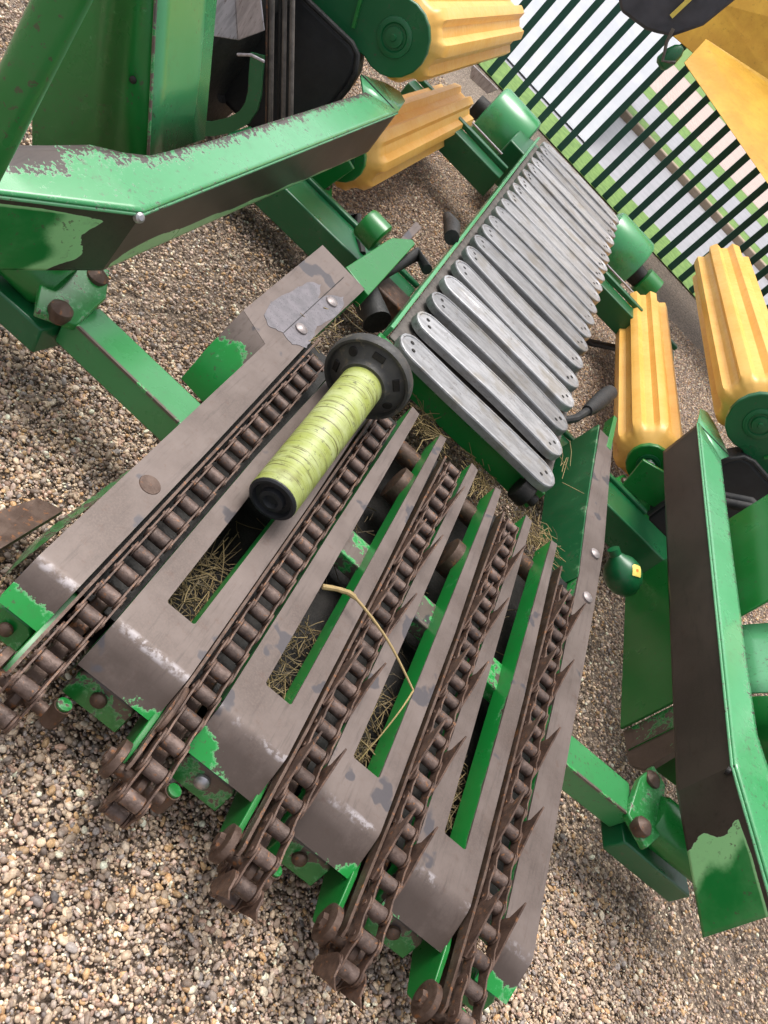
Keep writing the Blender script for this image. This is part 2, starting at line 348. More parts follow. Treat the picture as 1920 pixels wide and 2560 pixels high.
# loose pebbles: real stones over the near ground
def ico(sub):
    import bmesh
    bm = bmesh.new(); bmesh.ops.create_icosphere(bm, subdivisions=sub, radius=1)
    v = np.array([x.co[:] for x in bm.verts], dtype=np.float32); f = np.array([[q.index for q in p.verts] for p in bm.faces], dtype=np.int32); bm.free()
    return v, f
PAL = np.array([(.46, .37, .27), (.33, .26, .19), (.27, .225, .19), (.36, .24, .12), (.20, .15, .115), (.14, .11, .09), (.58, .50, .40), (.10, .085, .08), (.40, .25, .12), (.30, .20, .15), (.24, .22, .21), (.42, .33, .28)], dtype=np.float32)
PW = np.array([.17, .15, .13, .07, .09, .06, .09, .03, .03, .08, .06, .08]); PW = PW / PW.sum()
def stones(name, x, y, smin, smax, sub, lift=0.5):
    n = len(x); bv, bf = ico(sub); nv = len(bv)
    sz = (smin + (smax - smin) * rng.random(n) ** 2.2).astype(np.float32)
    sc = np.stack([sz * rng.uniform(.85, 1.5, n), sz * rng.uniform(.7, 1.05, n), sz * rng.uniform(.45, .8, n)], 1).astype(np.float32)
    a = rng.uniform(0, 2 * np.pi, n); ti = rng.normal(0, .35, n); tj = rng.normal(0, .35, n)
    ca, sa = np.cos(a), np.sin(a); P = bv[None] * sc[:, None]
    P = P + P * (0.24 * np.sin(bv[None] * rng.uniform(1.5, 4, (n, 1, 3)) + rng.uniform(0, 6, (n, 1, 3)))).astype(np.float32)
    c1, s1 = np.cos(ti)[:, None], np.sin(ti)[:, None]; X, Y, Z = P[..., 0], P[..., 1], P[..., 2]
    X, Z = X * c1 + Z * s1, -X * s1 + Z * c1
    c2, s2 = np.cos(tj)[:, None], np.sin(tj)[:, None]; Y, Z = Y * c2 + Z * s2, -Y * s2 + Z * c2
    Xr = X * ca[:, None] - Y * sa[:, None] + x[:, None]; Yr = X * sa[:, None] + Y * ca[:, None] + y[:, None]
    Zr = Z + (rng.uniform(-.3, lift, n) * sz)[:, None]
    V = np.stack([Xr, Yr, Zr], 2).reshape(-1, 3).astype(np.float32)
    F = (bf[None] + (np.arange(n) * nv)[:, None, None]).reshape(-1, 3).astype(np.int32)
    me = bpy.data.meshes.new(name); me.vertices.add(len(V)); me.vertices.foreach_set('co', V.ravel())
    me.loops.add(F.size); me.loops.foreach_set('vertex_index', F.ravel())
    me.polygons.add(len(F)); me.polygons.foreach_set('loop_start', np.arange(0, F.size, 3, dtype=np.int32)); me.polygons.foreach_set('loop_total', np.full(len(F), 3, dtype=np.int32))
    me.polygons.foreach_set('use_smooth', np.ones(len(F), dtype=bool)); me.update(); me.validate()
    cl = np.minimum(PAL[rng.choice(len(PAL), n, p=PW)] * np.array([1.46, 1.35, 1.26]) * rng.uniform(.66, 1.28, (n, 1)) + .03, .85); cl = np.concatenate([cl, np.ones((n, 1))], 1)
    at = me.attributes.new('wear', 'FLOAT_COLOR', 'POINT'); at.data.foreach_set('color', np.repeat(cl, nv, 0).astype(np.float32).ravel())
    me.materials.append(M['stone']); o = bpy.data.objects.new(name, me); COL.objects.link(o)
    return o
def scatter(n, test, x0, x1, y0, y1):
    x = rng.uniform(x0, x1, n); y = rng.uniform(y0, y1, n); kx = test(x, y); return x[kx].astype(np.float32), y[kx].astype(np.float32)
def inview(x, y, mg=60):
    q = x[:, None] * np.array(right) + y[:, None] * 0
    px_ = x * right.x + y * right.y - 1.5 * right.z; py_ = x * down.x + y * down.y - 1.5 * down.z; pz_ = x * fwd.x + y * fwd.y - 1.5 * fwd.z
    u = 960 + 2115.6 * px_ / pz_; v = 1280 + 2115.6 * py_ / pz_
    return (pz_ > 0.1) & (u > -mg - 100) & (u < 1920 + mg + 100) & (v > -mg - 100) & (v < 2560 + mg + 100)
near = lambda x, y: inview(x, y) & (y + 0.45 * np.abs(x) < 2.35)
far = lambda x, y: inview(x, y) & (y + 0.45 * np.abs(x) >= 2.35) & (y < 7.5)
xs, ys = scatter(95000, near, -1.6, 3.2, 0.2, 2.4)
xg, yg = scatter(330000, near, -1.6, 3.2, 0.2, 2.4)
xf, yf = scatter(420000, far, -3.2, 3.8, 0.8, 7.5)
a_ = stones('near_pebbles', xs, ys, 0.0034, 0.0088, 2, 1.3); tag(a_, 'pale and brown rounded pebbles of the gravel yard in the foreground', 'gravel', kind='stuff')
g_ = stones('gravel_fines', xg, yg, 0.0020, 0.0055, 1, 1.9); tag(g_, 'small gravel chips between the larger foreground pebbles', 'gravel', kind='stuff')
b_ = stones('far_pebbles', xf, yf, 0.0030, 0.0080, 1, 1.3); tag(b_, 'pebbles of the gravel yard farther back beneath the machine', 'gravel', kind='stuff')

# ---------------------------------------------------------------- fence and what is beyond it
t = thing('railing_fence', 'dark green metal fence of upright bars behind the machine', 'fence', (1.2, 9.2, 0))
for i in range(72):
    x = -2.4 + i * 0.1655
    MB().box((x, 9.2, 1.02), (0.068, 0.024, 2.04)).build('bar', 'fence', t, bevel=0.004)
for z in (0.16, 1.88):
    MB().box((3.45, 9.226, z), (12.2, 0.02, 0.05)).build('rail', 'fence', t, bevel=0.003) if z > 1 else None
ww = MB().prism([(-9, 10.62, .02), (.655, 10.62, .02), (1.12, 18.0, 3.2), (-14, 18.0, 3.2)], (0, .06, -.02)).build('tilted_white_surface', 'white')  # upright wall leaned back, slope added so it takes more sky light
tag(ww, 'large plain white surface seen through the fence bars, tilted back to catch sky light', 'wall')

# ---------------------------------------------------------------- yellow hood behind on the right
h = thing('yellow_hood', 'large mottled yellow hood with grey housing at top right', 'machine hood', (1.8, 7.4, 1.2))
MB().prism([(0.630, 8.50, 1.296), (0.646, 8.85, 1.527), (1.58, 8.85, 1.753), (5.8, 8.7, 2.556), (5.72, 5.2, 1.292), (1.636, 7.35, 1.22)], (0.03, 0.03, 0.0)).build('lower_panel', 'yellow_panel', h, bevel=0.008)
MB().prism([(0.414, 8.98, 1.348), (0.520, 9.10, 1.767), (1.10, 9.14, 2.9), (7.4, 9.14, 5.5), (6.0, 7.55, 2.26), (1.66, 8.96, 1.666), (0.898, 8.96, 1.413)], (0.02, 0.04, 0.02)).build('upper_panel', 'yellow_panel', h, bevel=0.008)
MB().prism([(-0.13, 7.0, 1.32), (-0.098, 7.0, 1.286), (-0.035, 7.0, 1.250), (0.171, 7.0, 1.288), (.251, 7.0, 1.328), (0.34, 7.0, 1.385), (0.44, 7.0, 1.56), (0.5, 7.0, 2.0), (-0.13, 7.0, 2.0)], (0, 0.3, 0)).build('housing', 'grey', h, bevel=0.02)
MB().beam((0.238, 6.97, 1.453), (0.252, 6.97, 1.68), 0.03, 0.02, up=(0, 1, 0)).build('stripe', 'sticker', h)
mbh = MB(); mbh.lathe((0.42, 6.9, 1.30), (0.15, 0, 1), [(-.09, .03), (-.07, .055), (0, .06), (.06, .045), (.09, .02)], 16)
mbh.build('coupling', 'green_dark', h, bevel=0.006)
MB().tube([(0.30, 6.85, 1.42), (0.33, 6.85, 1.34), (0.40, 6.85, 1.25), (0.47, 6.85, 1.30)], 0.012, 8).build('cable', 'hose', h)

# ================================================================ the machine
mach = thing('harvester_header', 'green harvester header with chain deck, aluminium slat conveyor and yellow rollers', 'farm machine', (DX, 2.6, 0))

# ---- deck fingers: one U-shaped worn plate per bay, its lip bending down at the front
CH = [0.018, 0.268, 0.512, 0.755, 1.003]
def finger(xl, s0, s1, xr, tl0, tl1, tr0, tr1):
    mb = MB(); yb, ys, ye = 1.036, 1.121, 2.232
    T = lambda x, y: (x, y, dz(y))
    out = [T(xl, yb), T(xl, 1.6), T(tl0, ye), T(tl1 - .004, ye - .006), T(s0, ys + .004), T(s0 + .004, ys), T(s1 - .004, ys), T(s1, ys + .004), T(tr0 + .004, ye - .006), T(tr1, ye), T(xr, 1.6), T(xr, yb)]
    n = len(out)
    # top
    mb.add(out, [tuple(range(n))[::-1]], 1.0)
    # walls: rim strip then painted wall
    rim = [Vector(p) - Vector((0, 0, .007)) for p in out]; low = [Vector(p) - Vector((0, 0, .07)) for p in out]
    mb.add(out + rim, [(i, (i + 1) % n, (i + 1) % n + n, i + n) for i in range(n - 1)], [0.85] * n + [0.36] * n)
    mb.add(rim + low, [(i, (i + 1) % n, (i + 1) % n + n, i + n) for i in range(n - 1)], [0.30] * n + [0.0] * n)
    # bent lip
    big = 0.28 < xl < 0.35
    def lip(u, v):
        x = xl + (xr - xl) * u
        if v < 0.3:
            a = v / 0.3 * R(38); r = 0.045
            return (x, yb - r * math.sin(a), dz(yb) - r * (1 - math.cos(a)))
        a = R(38); r = .045; q = (v - .3) / .7 * 0.085
        return (x, yb - r * math.sin(a) - q * math.cos(a), dz(yb) - r * (1 - math.cos(a)) - q * math.sin(a))
    def lw(u, v):
        q = max(0, v - .45) / .55
        base = 1.0 - 0.22 * q
        if big: base -= 0.75 * min(1, q * 2.2) * max(0, 1 - u / .62)
        ph_ = xl * 37
        wob = .5 + .5 * math.sin(u * 7 + ph_) * math.cos(u * 3.1 + ph_ * 2)
        base -= (-.04 + .40 * wob) * max(0, v - .60) / .40
        if u > .86: base -= .20 * q
        return (base, 0.95 if .10 < v < .30 else 0.0, min(.85, max(0, v - .25) * 2.6))
    mb.grid(lambda u, v: lip(1 - u, v), 12, 16, lambda u, v: lw(1 - u, v))
    # underside front wall
    a0, a1 = lip(0, 1), lip(1, 1)
    mb.add([a0, a1, (a1[0], a1[1] + .045, a1[2] - .02), (a0[0], a0[1] + .045, a0[2] - .02)], [(0, 1, 2, 3)], 0.2)
    for s_, xx in ((1, xl), (0, xr)):
        vs = [lip(s_ * 0 if s_ else 1, j / 8) for j in range(9)]; vs = [(xx, p[1], p[2]) for p in vs]
        lo = [(xx, p[1] + .02, p[2] - .06) for p in vs]
        fs = [(j, j + 1, j + 10, j + 9) if s_ else (j + 1, j, j + 9, j + 10) for j in range(8)]
        mb.add(vs + lo, fs, [.7] * 9 + [0.05] * 9)
    o = mb.build('deck_finger', 'deck', mach, angle=30)
    # bracket under the lip
    xm = (xl + xr) / 2; wd = (xr - xl) * .74
    br = MB(); y0, z0 = 0.962, 0.184; ry = 0.030; rz = 0.062
    cx0, cx1 = xm - wd / 2 - .01, xm + wd / 2 - .01; cc = .014
    pts = [(cx0, y0, z0 - cc), (cx0 + cc * .3, y0, z0 - cc * .3), (cx0 + cc, y0, z0), (cx1 - cc, y0, z0), (cx1 - cc * .3, y0, z0 - cc * .3), (cx1, y0, z0 - cc), (cx1, y0 - .018, z0 - rz), (cx0, y0 - .018, z0 - rz)]
    pts = [(p[0], p[1] - .012, p[2]) for p in pts]
    br.prism(pts, (0, .05, .008), [.5, .62, .62, .62, .62, .5, .30, .30], 0.8)
    b = br.build('end_bracket', 'green', o, bevel=.003)
    bb = MB(); bolt(bb, (xm - .012, y0 - .02, z0 - .026), (0, -1, .3), .016, .012); bb.build('bracket_bolt', 'bolt' if .28 < xl < .35 else 'rust', o)
    return o
finger(0.058, 0.107, 0.176, 0.226, 0.075, 0.100, 0.190, 0.215)
finger(0.304, 0.356, 0.424, 0.466, 0.312, 0.346, 0.426, 0.453)
finger(0.548, 0.590, 0.662, 0.708, 0.560, 0.592, 0.660, 0.687)
finger(0.792, 0.846, 0.908, 0.955, 0.796, 0.826, 0.905, 0.933)

# ---- edge plates left and right of the chains
def edge_plate(pts, lipx0, lipx1, name='deck_edge_plate'):
    mb = MB(); T = [(x, y, dz(y)) for x, y in pts]; n = len(T)
    mb.add(T, [tuple(range(n))], 1.0)
    rim = [(p[0], p[1], p[2] - .007) for p in T]; low = [(p[0], p[1], p[2] - .075) for p in T]
    mb.add(T + rim, [(i, i + n, (i + 1) % n + n, (i + 1) % n) for i in range(n)], [0.85] * n + [0.45] * n)
    mb.add(rim + low, [(i, i + n, (i + 1) % n + n, (i + 1) % n) for i in range(n)], [0.42] * n + [0.2] * n)
    yb = 1.036
    def lip(u, v):
        x = lipx0 + (lipx1 - lipx0) * u
        a = min(v / .3, 1) * R(38); r = .045; q = max(0, v - .3) / .7 * .085
        return (x, yb - r * math.sin(a) - q * math.cos(a), dz(yb) - r * (1 - math.cos(a)) - q * math.sin(a))
    mb.grid(lambda u, v: lip(1 - u, v), 10, 16, lambda u, v: (1.0 - 0.85 * min(1, max(0, v - .5) / .3) * (1.0 if lipx0 < 0 else .8), .95 if .10 < v < .30 else 0, min(.85, max(0, v - .25) * 2.6)))
    return mb, lip
mb, lp = edge_plate([(-0.118, 1.036), (-0.030, 1.036), (-0.030, 1.5), (-0.034, 2.12), (-0.022, 2.543), (-0.210, 2.556), (-0.214, 2.0), (-0.112, 1.955)], -0.118, -0.030)
eL = mb.build('deck_edge_plate', 'deck', mach, angle=30)
# sloping front of the raised end of the left plate
hb = MB()
hb.add([(-.112, 1.955, dz(1.955) - .001), (-.214, 2.0, dz(2.0) - .001), (-.214, 1.893, .25), (-.120, 1.873, .25), (-.124, 1.851, .14), (-.214, 1.866, .14), (-.214, 2.0, .14)],
       [(0, 1, 2, 3), (3, 2, 5, 4), (1, 6, 5, 2)], [.9, .9, .15, .2, 0.0, 0.0, 0.1])
hb.build('sloped_end', 'deck', eL)
st_ = MB(); bolt(st_, (-.067, 2.339, dz(2.339)), (0, -.08, 1), .02, .012); st_.build('deck_bolt', 'platebolt', eL)
st_ = MB(); bolt(st_, (-.074, 2.12, dz(2.12)), (0, -.08, 1), .02, .012); st_.build('deck_bolt', 'platebolt', eL)
wt = MB()
pts = [(-.168, 2.05), (-.14, 2.025), (-.103, 2.045), (-.06, 2.04), (-.028, 2.075), (-.034, 2.13), (-.050, 2.19), (-.030, 2.27), (-.034, 2.37), (-.053, 2.41), (-.085, 2.36), (-.10, 2.30), (-.125, 2.37), (-.150, 2.345), (-.165, 2.27), (-.172, 2.20), (-.180, 2.12)]
fine = []
for (a0, b0), (a1, b1) in zip(pts, pts[1:] + pts[:1]):
    for q in range(4): fine.append((a0 + (a1 - a0) * q / 4 + random.uniform(-.003, .003), b0 + (b1 - b0) * q / 4 + random.uniform(-.004, .004)))
wt.prism([(a, b, dz(b) + .0012) for a, b in fine], (0, 0, -.0008)); wt.build('scale_patch', 'wetsteel', eL)
wt = MB(); wt.beam((-.100, 2.05, dz(2.05) + .0014), (-.094, 2.50, dz(2.5) + .0014), .0022, .001); wt.build('plate_seam', 'dark', eL)
st_ = MB(); st_.lathe((-.068, 1.319, dz(1.319)), (0, -.08, 1), [(0, .024), (.0012, .023)], 20); st_.build('flush_bolt', 'rust', eL)
mb, lp = edge_plate([(1.046, 1.036), (1.135, 1.036), (1.128, 1.45), (1.122, 2.1), (1.115, 2.42), (1.085, 2.75), (1.06, 3.05), (0.99, 3.05), (1.015, 2.52), (1.04, 2.2), (1.05, 1.7)], 1.046, 1.135)
eR = mb.build('deck_edge_plate', 'deck', mach, angle=30)
for p in ((1.082, 2.344), (1.087, 2.127)):
    st_ = MB(); bolt(st_, (p[0], p[1], dz(p[1])), (0, -.08, 1), .02, .012); st_.build('deck_bolt', 'platebolt', eR)
for ex, e_ in ((-.074, eL), (1.09, eR)):
    br = MB(); br.prism([(ex - .04, .95, .17), (ex - .028, .95, .184), (ex + .028, .95, .184), (ex + .04, .95, .17), (ex + .04, .932, .128), (ex - .04, .932, .128)], (0, .05, .008), .3, .75)
    br.build('end_bracket', 'green', e_, bevel=.003)
    bb = MB(); bolt(bb, (ex, .938, .158), (0, -1, .3), .014, .012); bb.build('bracket_bolt', 'rust', e_)
# inner wall of the right channel and light green channels at both ends
w_ = MB(); w_.prism([(0.985, 3.08, dz(3.08) - .004), (1.018, 2.5, dz(2.5) - .004), (1.045, 2.18, dz(2.18) - .004), (1.03, 2.2, .22), (.99, 2.5, .2), (.96, 3.08, .2)], (-.006, 0, 0), [.40, .33, .33, 0, 0, 0])
w_.build('channel_wall', 'green_dark', mach)
ch = MB()
ch.prism([(-.112, 2.561, dz(2.561)), (.0, 2.53, dz(2.53)), (.0, 3.05, dz(3.05)), (-.02, 3.06, dz(3.06)), (-.075, 2.95, dz(2.95)), (-.08, 2.91, dz(2.91))], (0, 0, -.06), .22, 0)
ch.build('channel_end', 'green', mach, bevel=.003)
MB().prism([(-.052, 2.97, dz(2.97) - .005), (-.024, 2.97, dz(2.97) - .005), (-.024, 3.21, dz(3.21) - .005), (-.056, 3.21, dz(3.21) - .005)], (0, 0, -.008), .8).build('channel_tab', 'deck', mach, bevel=.002)
MB().prism([(1.035, 2.98, dz(3.0)), (1.06, 2.98, dz(3.0)), (1.06, 3.24, dz(3.24)), (1.04, 3.24, dz(3.24))], (0, 0, -.05), .25, 0).build('channel_tab', 'green', mach, bevel=.002)

# ---- structure beneath the deck
for y, z, r, mt in ((1.67, .228, .045, 'deck'),):
    MB().beam((-.1, y, z), (1.12, y, z), .10, .05, wear=.55).build('cross_member', mt, mach, bevel=.004)
MB().tube([(-.1, 2.16, .265), (1.1, 2.16, .265)], .032, 16).build('cross_shaft', 'rust', mach)
for x, y in ((.45, 2.02), (.685, 1.93)):
    MB().lathe((x - .05, y, .255), (1, 0, 0), [(0, .05), (.002, .055), (.06, .055), (.062, .05)], 20).build('guide_roller', 'rust', mach)
MB().box((.5, 1.34, .142), (1.16, .62, .006)).build('slot_tray', 'dark', mach)  # near-black floor fills the dark void below the slots
MB().box((.5, 2.0, .12), (1.16, .7, .006)).build('slot_tray', 'dark', mach)

# ---- chains
P = 0.0588; RS = 0.050; Y0 = 0.826
SLOPE = math.atan(0.0835)
def chain_path(s):
    """distance from the sprocket tangent point; negative wraps round the sprocket -> (y, z, angle)"""
    ty, tz = Y0, dz(Y0)
    if s >= 0: return ty + s * math.cos(SLOPE), tz + s * math.sin(SLOPE), SLOPE
    cy, cz_ = ty + RS * math.sin(SLOPE), tz - RS * math.cos(SLOPE)
    a = -s / RS
    if a < math.pi:
        an = math.pi / 2 + SLOPE + a
        return cy + RS * math.cos(an), cz_ + RS * math.sin(an), SLOPE + a
    q = (a - math.pi) * RS; an = math.pi * 1.5 + SLOPE
    return cy + RS * math.cos(an) + q * math.cos(SLOPE), cz_ + RS * math.sin(an) + q * math.sin(SLOPE), SLOPE + math.pi
def link_plate(mb, x, pa, pb, th, hh):
    (y0, z0, _), (y1, z1, _) = pa, pb; a = Vector((0, y1 - y0, z1 - z0)).normalized(); u = Vector((0, -a.z, a.y))
    c0, c1 = Vector((x, y0, z0)), Vector((x, y1, z1)); pts = []
    for kk in range(7):
        an = math.pi / 2 + math.pi * kk / 6; pts.append(c0 + a * (hh * math.cos(an)) + u * (hh * math.sin(an)))
    mid = (c0 + c1) / 2
    pts.append(mid - u * hh * .72)
    for kk in range(7):
        an = -math.pi / 2 + math.pi * kk / 6; pts.append(c1 + a * (hh * math.cos(an)) + u * (hh * math.sin(an)))
    pts.append(mid + u * hh * .72)
    mb.prism([p - Vector((th / 2, 0, 0)) for p in pts], (th, 0, 0))
roller_count = 0
for ci, x0 in enumerate(CH):
    ph = rng.uniform(0, P); fins = ci >= 2; n0 = -7; y_end = [2.06, 2.12, 2.14, 2.14, 2.08][ci]
    if ci >= 2: ph = {2: .010, 3: .005, 4: .0}[ci]
    n1 = int((y_end - Y0 - ph) / P)
    cm = MB(); pos = {i: chain_path(ph + i * P) for i in range(n0, n1 + 1)}
    sag = lambda y: 0.004 * math.sin(y * 9 + ci)
    for i in range(n0, n1):
        outer = i % 2 == 0; wv = .0255 if outer else .0212
        for sgn in (-1, 1): link_plate(cm, x0 + sgn * wv, pos[i], pos[i + 1], .0036, .0165)
    for i in range(n0, n1 + 1):
        y, z, _ = pos[i]; cm.tube([(x0 - .0295, y, z), (x0 + .0295, y, z)], .0055, 8)
    co_ = cm.build('roller_chain', 'link', mach, angle=40)
    rest = MB(); nr = 0
    for i in range(-4, n1 + 1):
        y, z, _ = pos[i]; yj = y
        rm = MB(); rm.lathe((x0 - .0185, yj, z), (1, 0, 0), [(0, .0132), (.002, .0150), (.035, .0150), (.037, .0132)], 16)
        if nr < 20: rm.build('chain_roller', 'roller', co_); nr += 1
        else: rest.v, rest.f, rest.w = rest.v + rm.v, rest.f + [tuple(q + len(rest.v) for q in f) for f in rm.f], rest.w + rm.w
    if rest.v: tag(rest.build('chain_roller', 'roller', co_), kind='stuff')
    # sprocket, axle
    cy, cz_ = Y0 + RS * math.sin(SLOPE), dz(Y0) - RS * math.cos(SLOPE)
    sp = MB(); sp.lathe((x0 - .010, cy, cz_), (1, 0, 0), [(0, .028), (.004, .032), (.016, .032), (.02, .028)], 20); sp.build('sprocket', 'rust', co_)
    ax = MB(); ax.tube([(x0 - .075, cy + .005, cz_), (x0 + .050, cy + .005, cz_)], .012, 14)
    ax.lathe((x0 - .062, cy + .012, cz_ + .006), (1, 0, 0), [(-.006, .030), (-.004, .036), (.010, .036), (.012, .030)], 24)
    ax.lathe((x0 - .070, cy + .012, cz_ + .006), (1, 0, 0), [(-.008, .012), (0, .014), (.004, .014)], 6); ax.build('axle', 'rust', co_)
    # fins
    if fins:
        first = {2: -2, 3: -2, 4: -2}[ci]
        for i in range(first, n1 - 1, 4):
            for sgn in (-1, 1):
                (y0, z0, _), (y1, z1, _) = pos[i], pos[i + 1]
                a = Vector((0, y1 - y0, z1 - z0)).normalized(); u = Vector((0, -a.z, a.y)); o_ = Vector((x0 + sgn * .0300, y0, z0))
                j = lambda: random.uniform(-.003, .003)
                ws_ = .8 if i < 0 else 1.0; prof = [(-.010, -.014), (-.014, .0), (.012, .017 + j()), (.06, .038 + j()), (.122 * ws_ + j(), .066 * ws_ + j()), (.098 * ws_, .030), (.100 * ws_, .008), (.085 * ws_, -.010), (.055, -.016)]
                fm = MB(); fm.prism([o_ + a * p + u * q - Vector((.002, 0, 0)) for p, q in prof], (.004, 0, 0)); fm.build('chain_fin', 'link', co_)
    # guide rail at the chain's left and the green arm carrying it
    arm = MB()
    pr = [(1.10, dz(1.1) - .03), (.93, .215), (.86, .205), (.84, .19), (.835, .175), (.84, .15), (.86, .13), (1.10, .13)]
    arm.prism([(x0 - .016, y, z) for y, z in pr], (.030, 0, 0), 0.12); ao = arm.build('chain_arm', 'rust', mach, bevel=.004)
    sd = MB(); sd.prism([(x0 - .050, y, z) for y, z in [(1.06, dz(1.06) - .055), (.95, .212), (.88, .200), (.85, .185), (.85, .155), (.88, .12), (1.12, .08)]], (.012, 0, 0), 0.12)
    sd.build('side_plate', 'green', ao, bevel=.002)
    gr = MB(); gr.prism([(x0 - .040, .86, dz(.86) - .010), (x0 - .040, 1.1, dz(1.1) + .006), (x0 - .040, 2.15, dz(2.15) + .006), (x0 - .040, 2.15, dz(2.15) - .03), (x0 - .040, .86, dz(.86) - .03), (x0 - .040, .828, dz(.86) - .034), (x0 - .040, .822, dz(.86) - .022), (x0 - .040, .835, dz(.86) - .012)], (.006, 0, 0)); gr.build('guide_rail', 'rust', ao)
    fl = MB(); fl.prism([(x0 - .05, 1.05, dz(1.05) - .045), (x0 + .05, 1.05, dz(1.05) - .045), (x0 + .05, 2.18, dz(2.18) - .045), (x0 - .05, 2.18, dz(2.18) - .045)], (0, 0, -.006)); fl.build('chain_track', 'dark', ao)
    # stub with pale paint beside the tip, seen right of each arm
    sb = MB(); sb.tube([(x0 + .070, .885, .10), (x0 + .070, .895, .148)], .017, 14); sb.build('arm_stub', 'rust', ao)
    sb = MB(); sb.lathe((x0 + .070, .8955, .149), (0, .2, 1), [(0, .014), (.005, .014), (.0055, .012)], 14, wear=.36); sb.build('stub_cap', 'green', ao)

# chain loop remnant on chain 1: a bent link standing up
x0 = CH[1]; bl = MB(); q = []
for kk in range(13):
    a = math.pi * kk / 12; q.append((x0 - .034, .935 - .05 * math.cos(a) + .02, dz(.93) - .006 + .026 * math.sin(a)))
bl.tube(q, .0055, 8); bl.build('bent_link', 'link', mach)

# ---- slat conveyor
cv = MB()
cv.beam((.116, 2.38, cz(2.38) - .045), (.116, 5.55, cz(5.55) - .045), .014, .075, wear=(.25, 0, .35)); cv.beam((.795, 2.38, cz(2.38) - .10), (.795, 5.55, cz(5.55) - .10), .020, .075, wear=.2)
cvo = cv.build('conveyor_frame', 'flange', mach, bevel=.003)
MB().box((.48, 3.95, cz(3.95) - .050), (.70, 3.1, .006), Matrix.Rotation(math.atan(.0403), 3, 'X')).build('conveyor_bed', 'hose', cvo)
MB().beam((.10, 2.385, .345), (.83, 2.385, .345), .02, .085, wear=.15).build('front_beam', 'green', cvo, bevel=.003)
MB().beam((.10, 2.36, .392), (.74, 2.36, .392), .03, .012, wear=.3).build('front_flange', 'green', cvo, bevel=.003)
SY = [2.372, 2.572, 2.757, 2.942, 3.118, 3.302, 3.475, 3.634, 3.784, 3.938, 4.094, 4.25, 4.41, 4.57, 4.73, 4.89, 5.05, 5.21, 5.37, 5.52]
def stadium(L, Wd, n=8):
    r = Wd / 2; pts = []
    for kk in range(n + 1): a = -math.pi / 2 + math.pi * kk / n; pts.append((L / 2 - r + r * math.cos(a), r * math.sin(a)))
    pts += [(L / 2 - r - (L - 2 * r) * j / 12, r) for j in range(1, 12)]
    for kk in range(n + 1): a = math.pi / 2 + math.pi * kk / n; pts.append((-L / 2 + r + r * math.cos(a), r * math.sin(a)))
    pts += [(-L / 2 + r + (L - 2 * r) * j / 12, -r) for j in range(1, 12)]
    return pts
def slat(y, i):
    L, Wd = .672, .126; mb = MB(); rings = [(0, -.030), (0, -.006), (.0022, -.0012), (.0055, 0), (.010, -.0002), (.0125, -.0032), (.046, -.0030)]
    bow = random.uniform(-.006, .006); tw = random.uniform(-.009, .009)
    base = stadium(L, Wd); n = len(base); vs = []
    for ins, z in rings:
        for (px_, py_), (q, s_) in zip(base, stadium(L - 2 * ins, Wd - 2 * ins)):
            b = bow * math.cos(q / L * math.pi); vs.append((q, s_, z + b + tw * q + (.003 * math.sin(q * 9 + i) if i < 6 else 0) * .5))
    fs = [(r_ * n + k_, r_ * n + (k_ + 1) % n, (r_ + 1) * n + (k_ + 1) % n, (r_ + 1) * n + k_) for r_ in range(len(rings) - 1) for k_ in range(n)]
    fs.append(tuple((len(rings) - 1) * n + k_ for k_ in range(n)))
    rot = Matrix.Rotation(math.atan(.0403) , 3, 'X') @ Matrix.Rotation(random.uniform(-.010, .010), 3, 'Z')
    c = Vector((.485 - (0 if i > 0 else .0), y, cz(y)))
    mb.add([c + rot @ Vector(v) for v in vs], fs)
    o = mb.build('conveyor_slat', 'slat', mach, angle=24)
    for ex in (-1, 1):
        for dy in (-.016, .016):
            rv = MB(); rv.lathe(c + rot @ Vector((ex * (.285 + dy * .5), dy, -.0030 + tw * ex * .28)), (0, 0, 1), [(0, .0075), (.0012, .007)], 10); rv.build('rivet', 'dark', o)
for i, y in enumerate(SY): slat(y, i)
for xx in (.20, .77):
    cm = MB()
    for i in range(40): cm.box((xx, 2.34 + i * .081, cz(2.34 + i * .081) - .046), (.03, .06, .02))
    cm.tube([(xx, 2.30, cz(2.3) - .075), (xx, 5.5, cz(5.5) - .075)], .012, 8)
    cm.build('drive_chain', 'dark', cvo)
MB().lathe((.735, 2.33, .365), (1, 0, 0), [(0, .02), (.0, .045), (.05, .045), (.05, .02), (.08, .02)], 20).build('drive_sprocket', 'dark', cvo, bevel=.003)
# rear end: rounded green drum covers either side, beams
def drum(sgn):
    p = lambda x: (x if sgn < 0 else 2 * DX - x)
    mb = MB(); a = (1, 0, 0) if sgn < 0 else (-1, 0, 0)
    mb.lathe((p(-.25), 6.2, .31), a, [(0, .10), (.0, .175), (.008, .198), (.028, .21), (.30, .21), (.325, .203), (.338, .18), (.34, .05)], 40, wear=.02)
    o = mb.build('drum_cover', 'flange', mach)
    m2 = MB(); m2.lathe((p(-.33), 6.15, .31), a, [(0, .03), (0, .07), (.08, .075), (.08, .03)], 20); m2.build('drive_hub', 'dark', o)
    if sgn > 0:
        m3 = MB(); m3.lathe((p(-.47), 6.15, .31), a, [(0, .05), (.01, .10), (.13, .10), (.14, .05)], 24); m3.build('drum_cap', 'green', o)
    return o
drum(-1); drum(1)
MB().prism([(-.49, 5.9, .506), (-.266, 5.9, .516), (-.30, 5.9, .45), (-.445, 5.9, .44)], (0, .01, 0)).build('zinc_bracket', 'zinc', mach, bevel=.003)
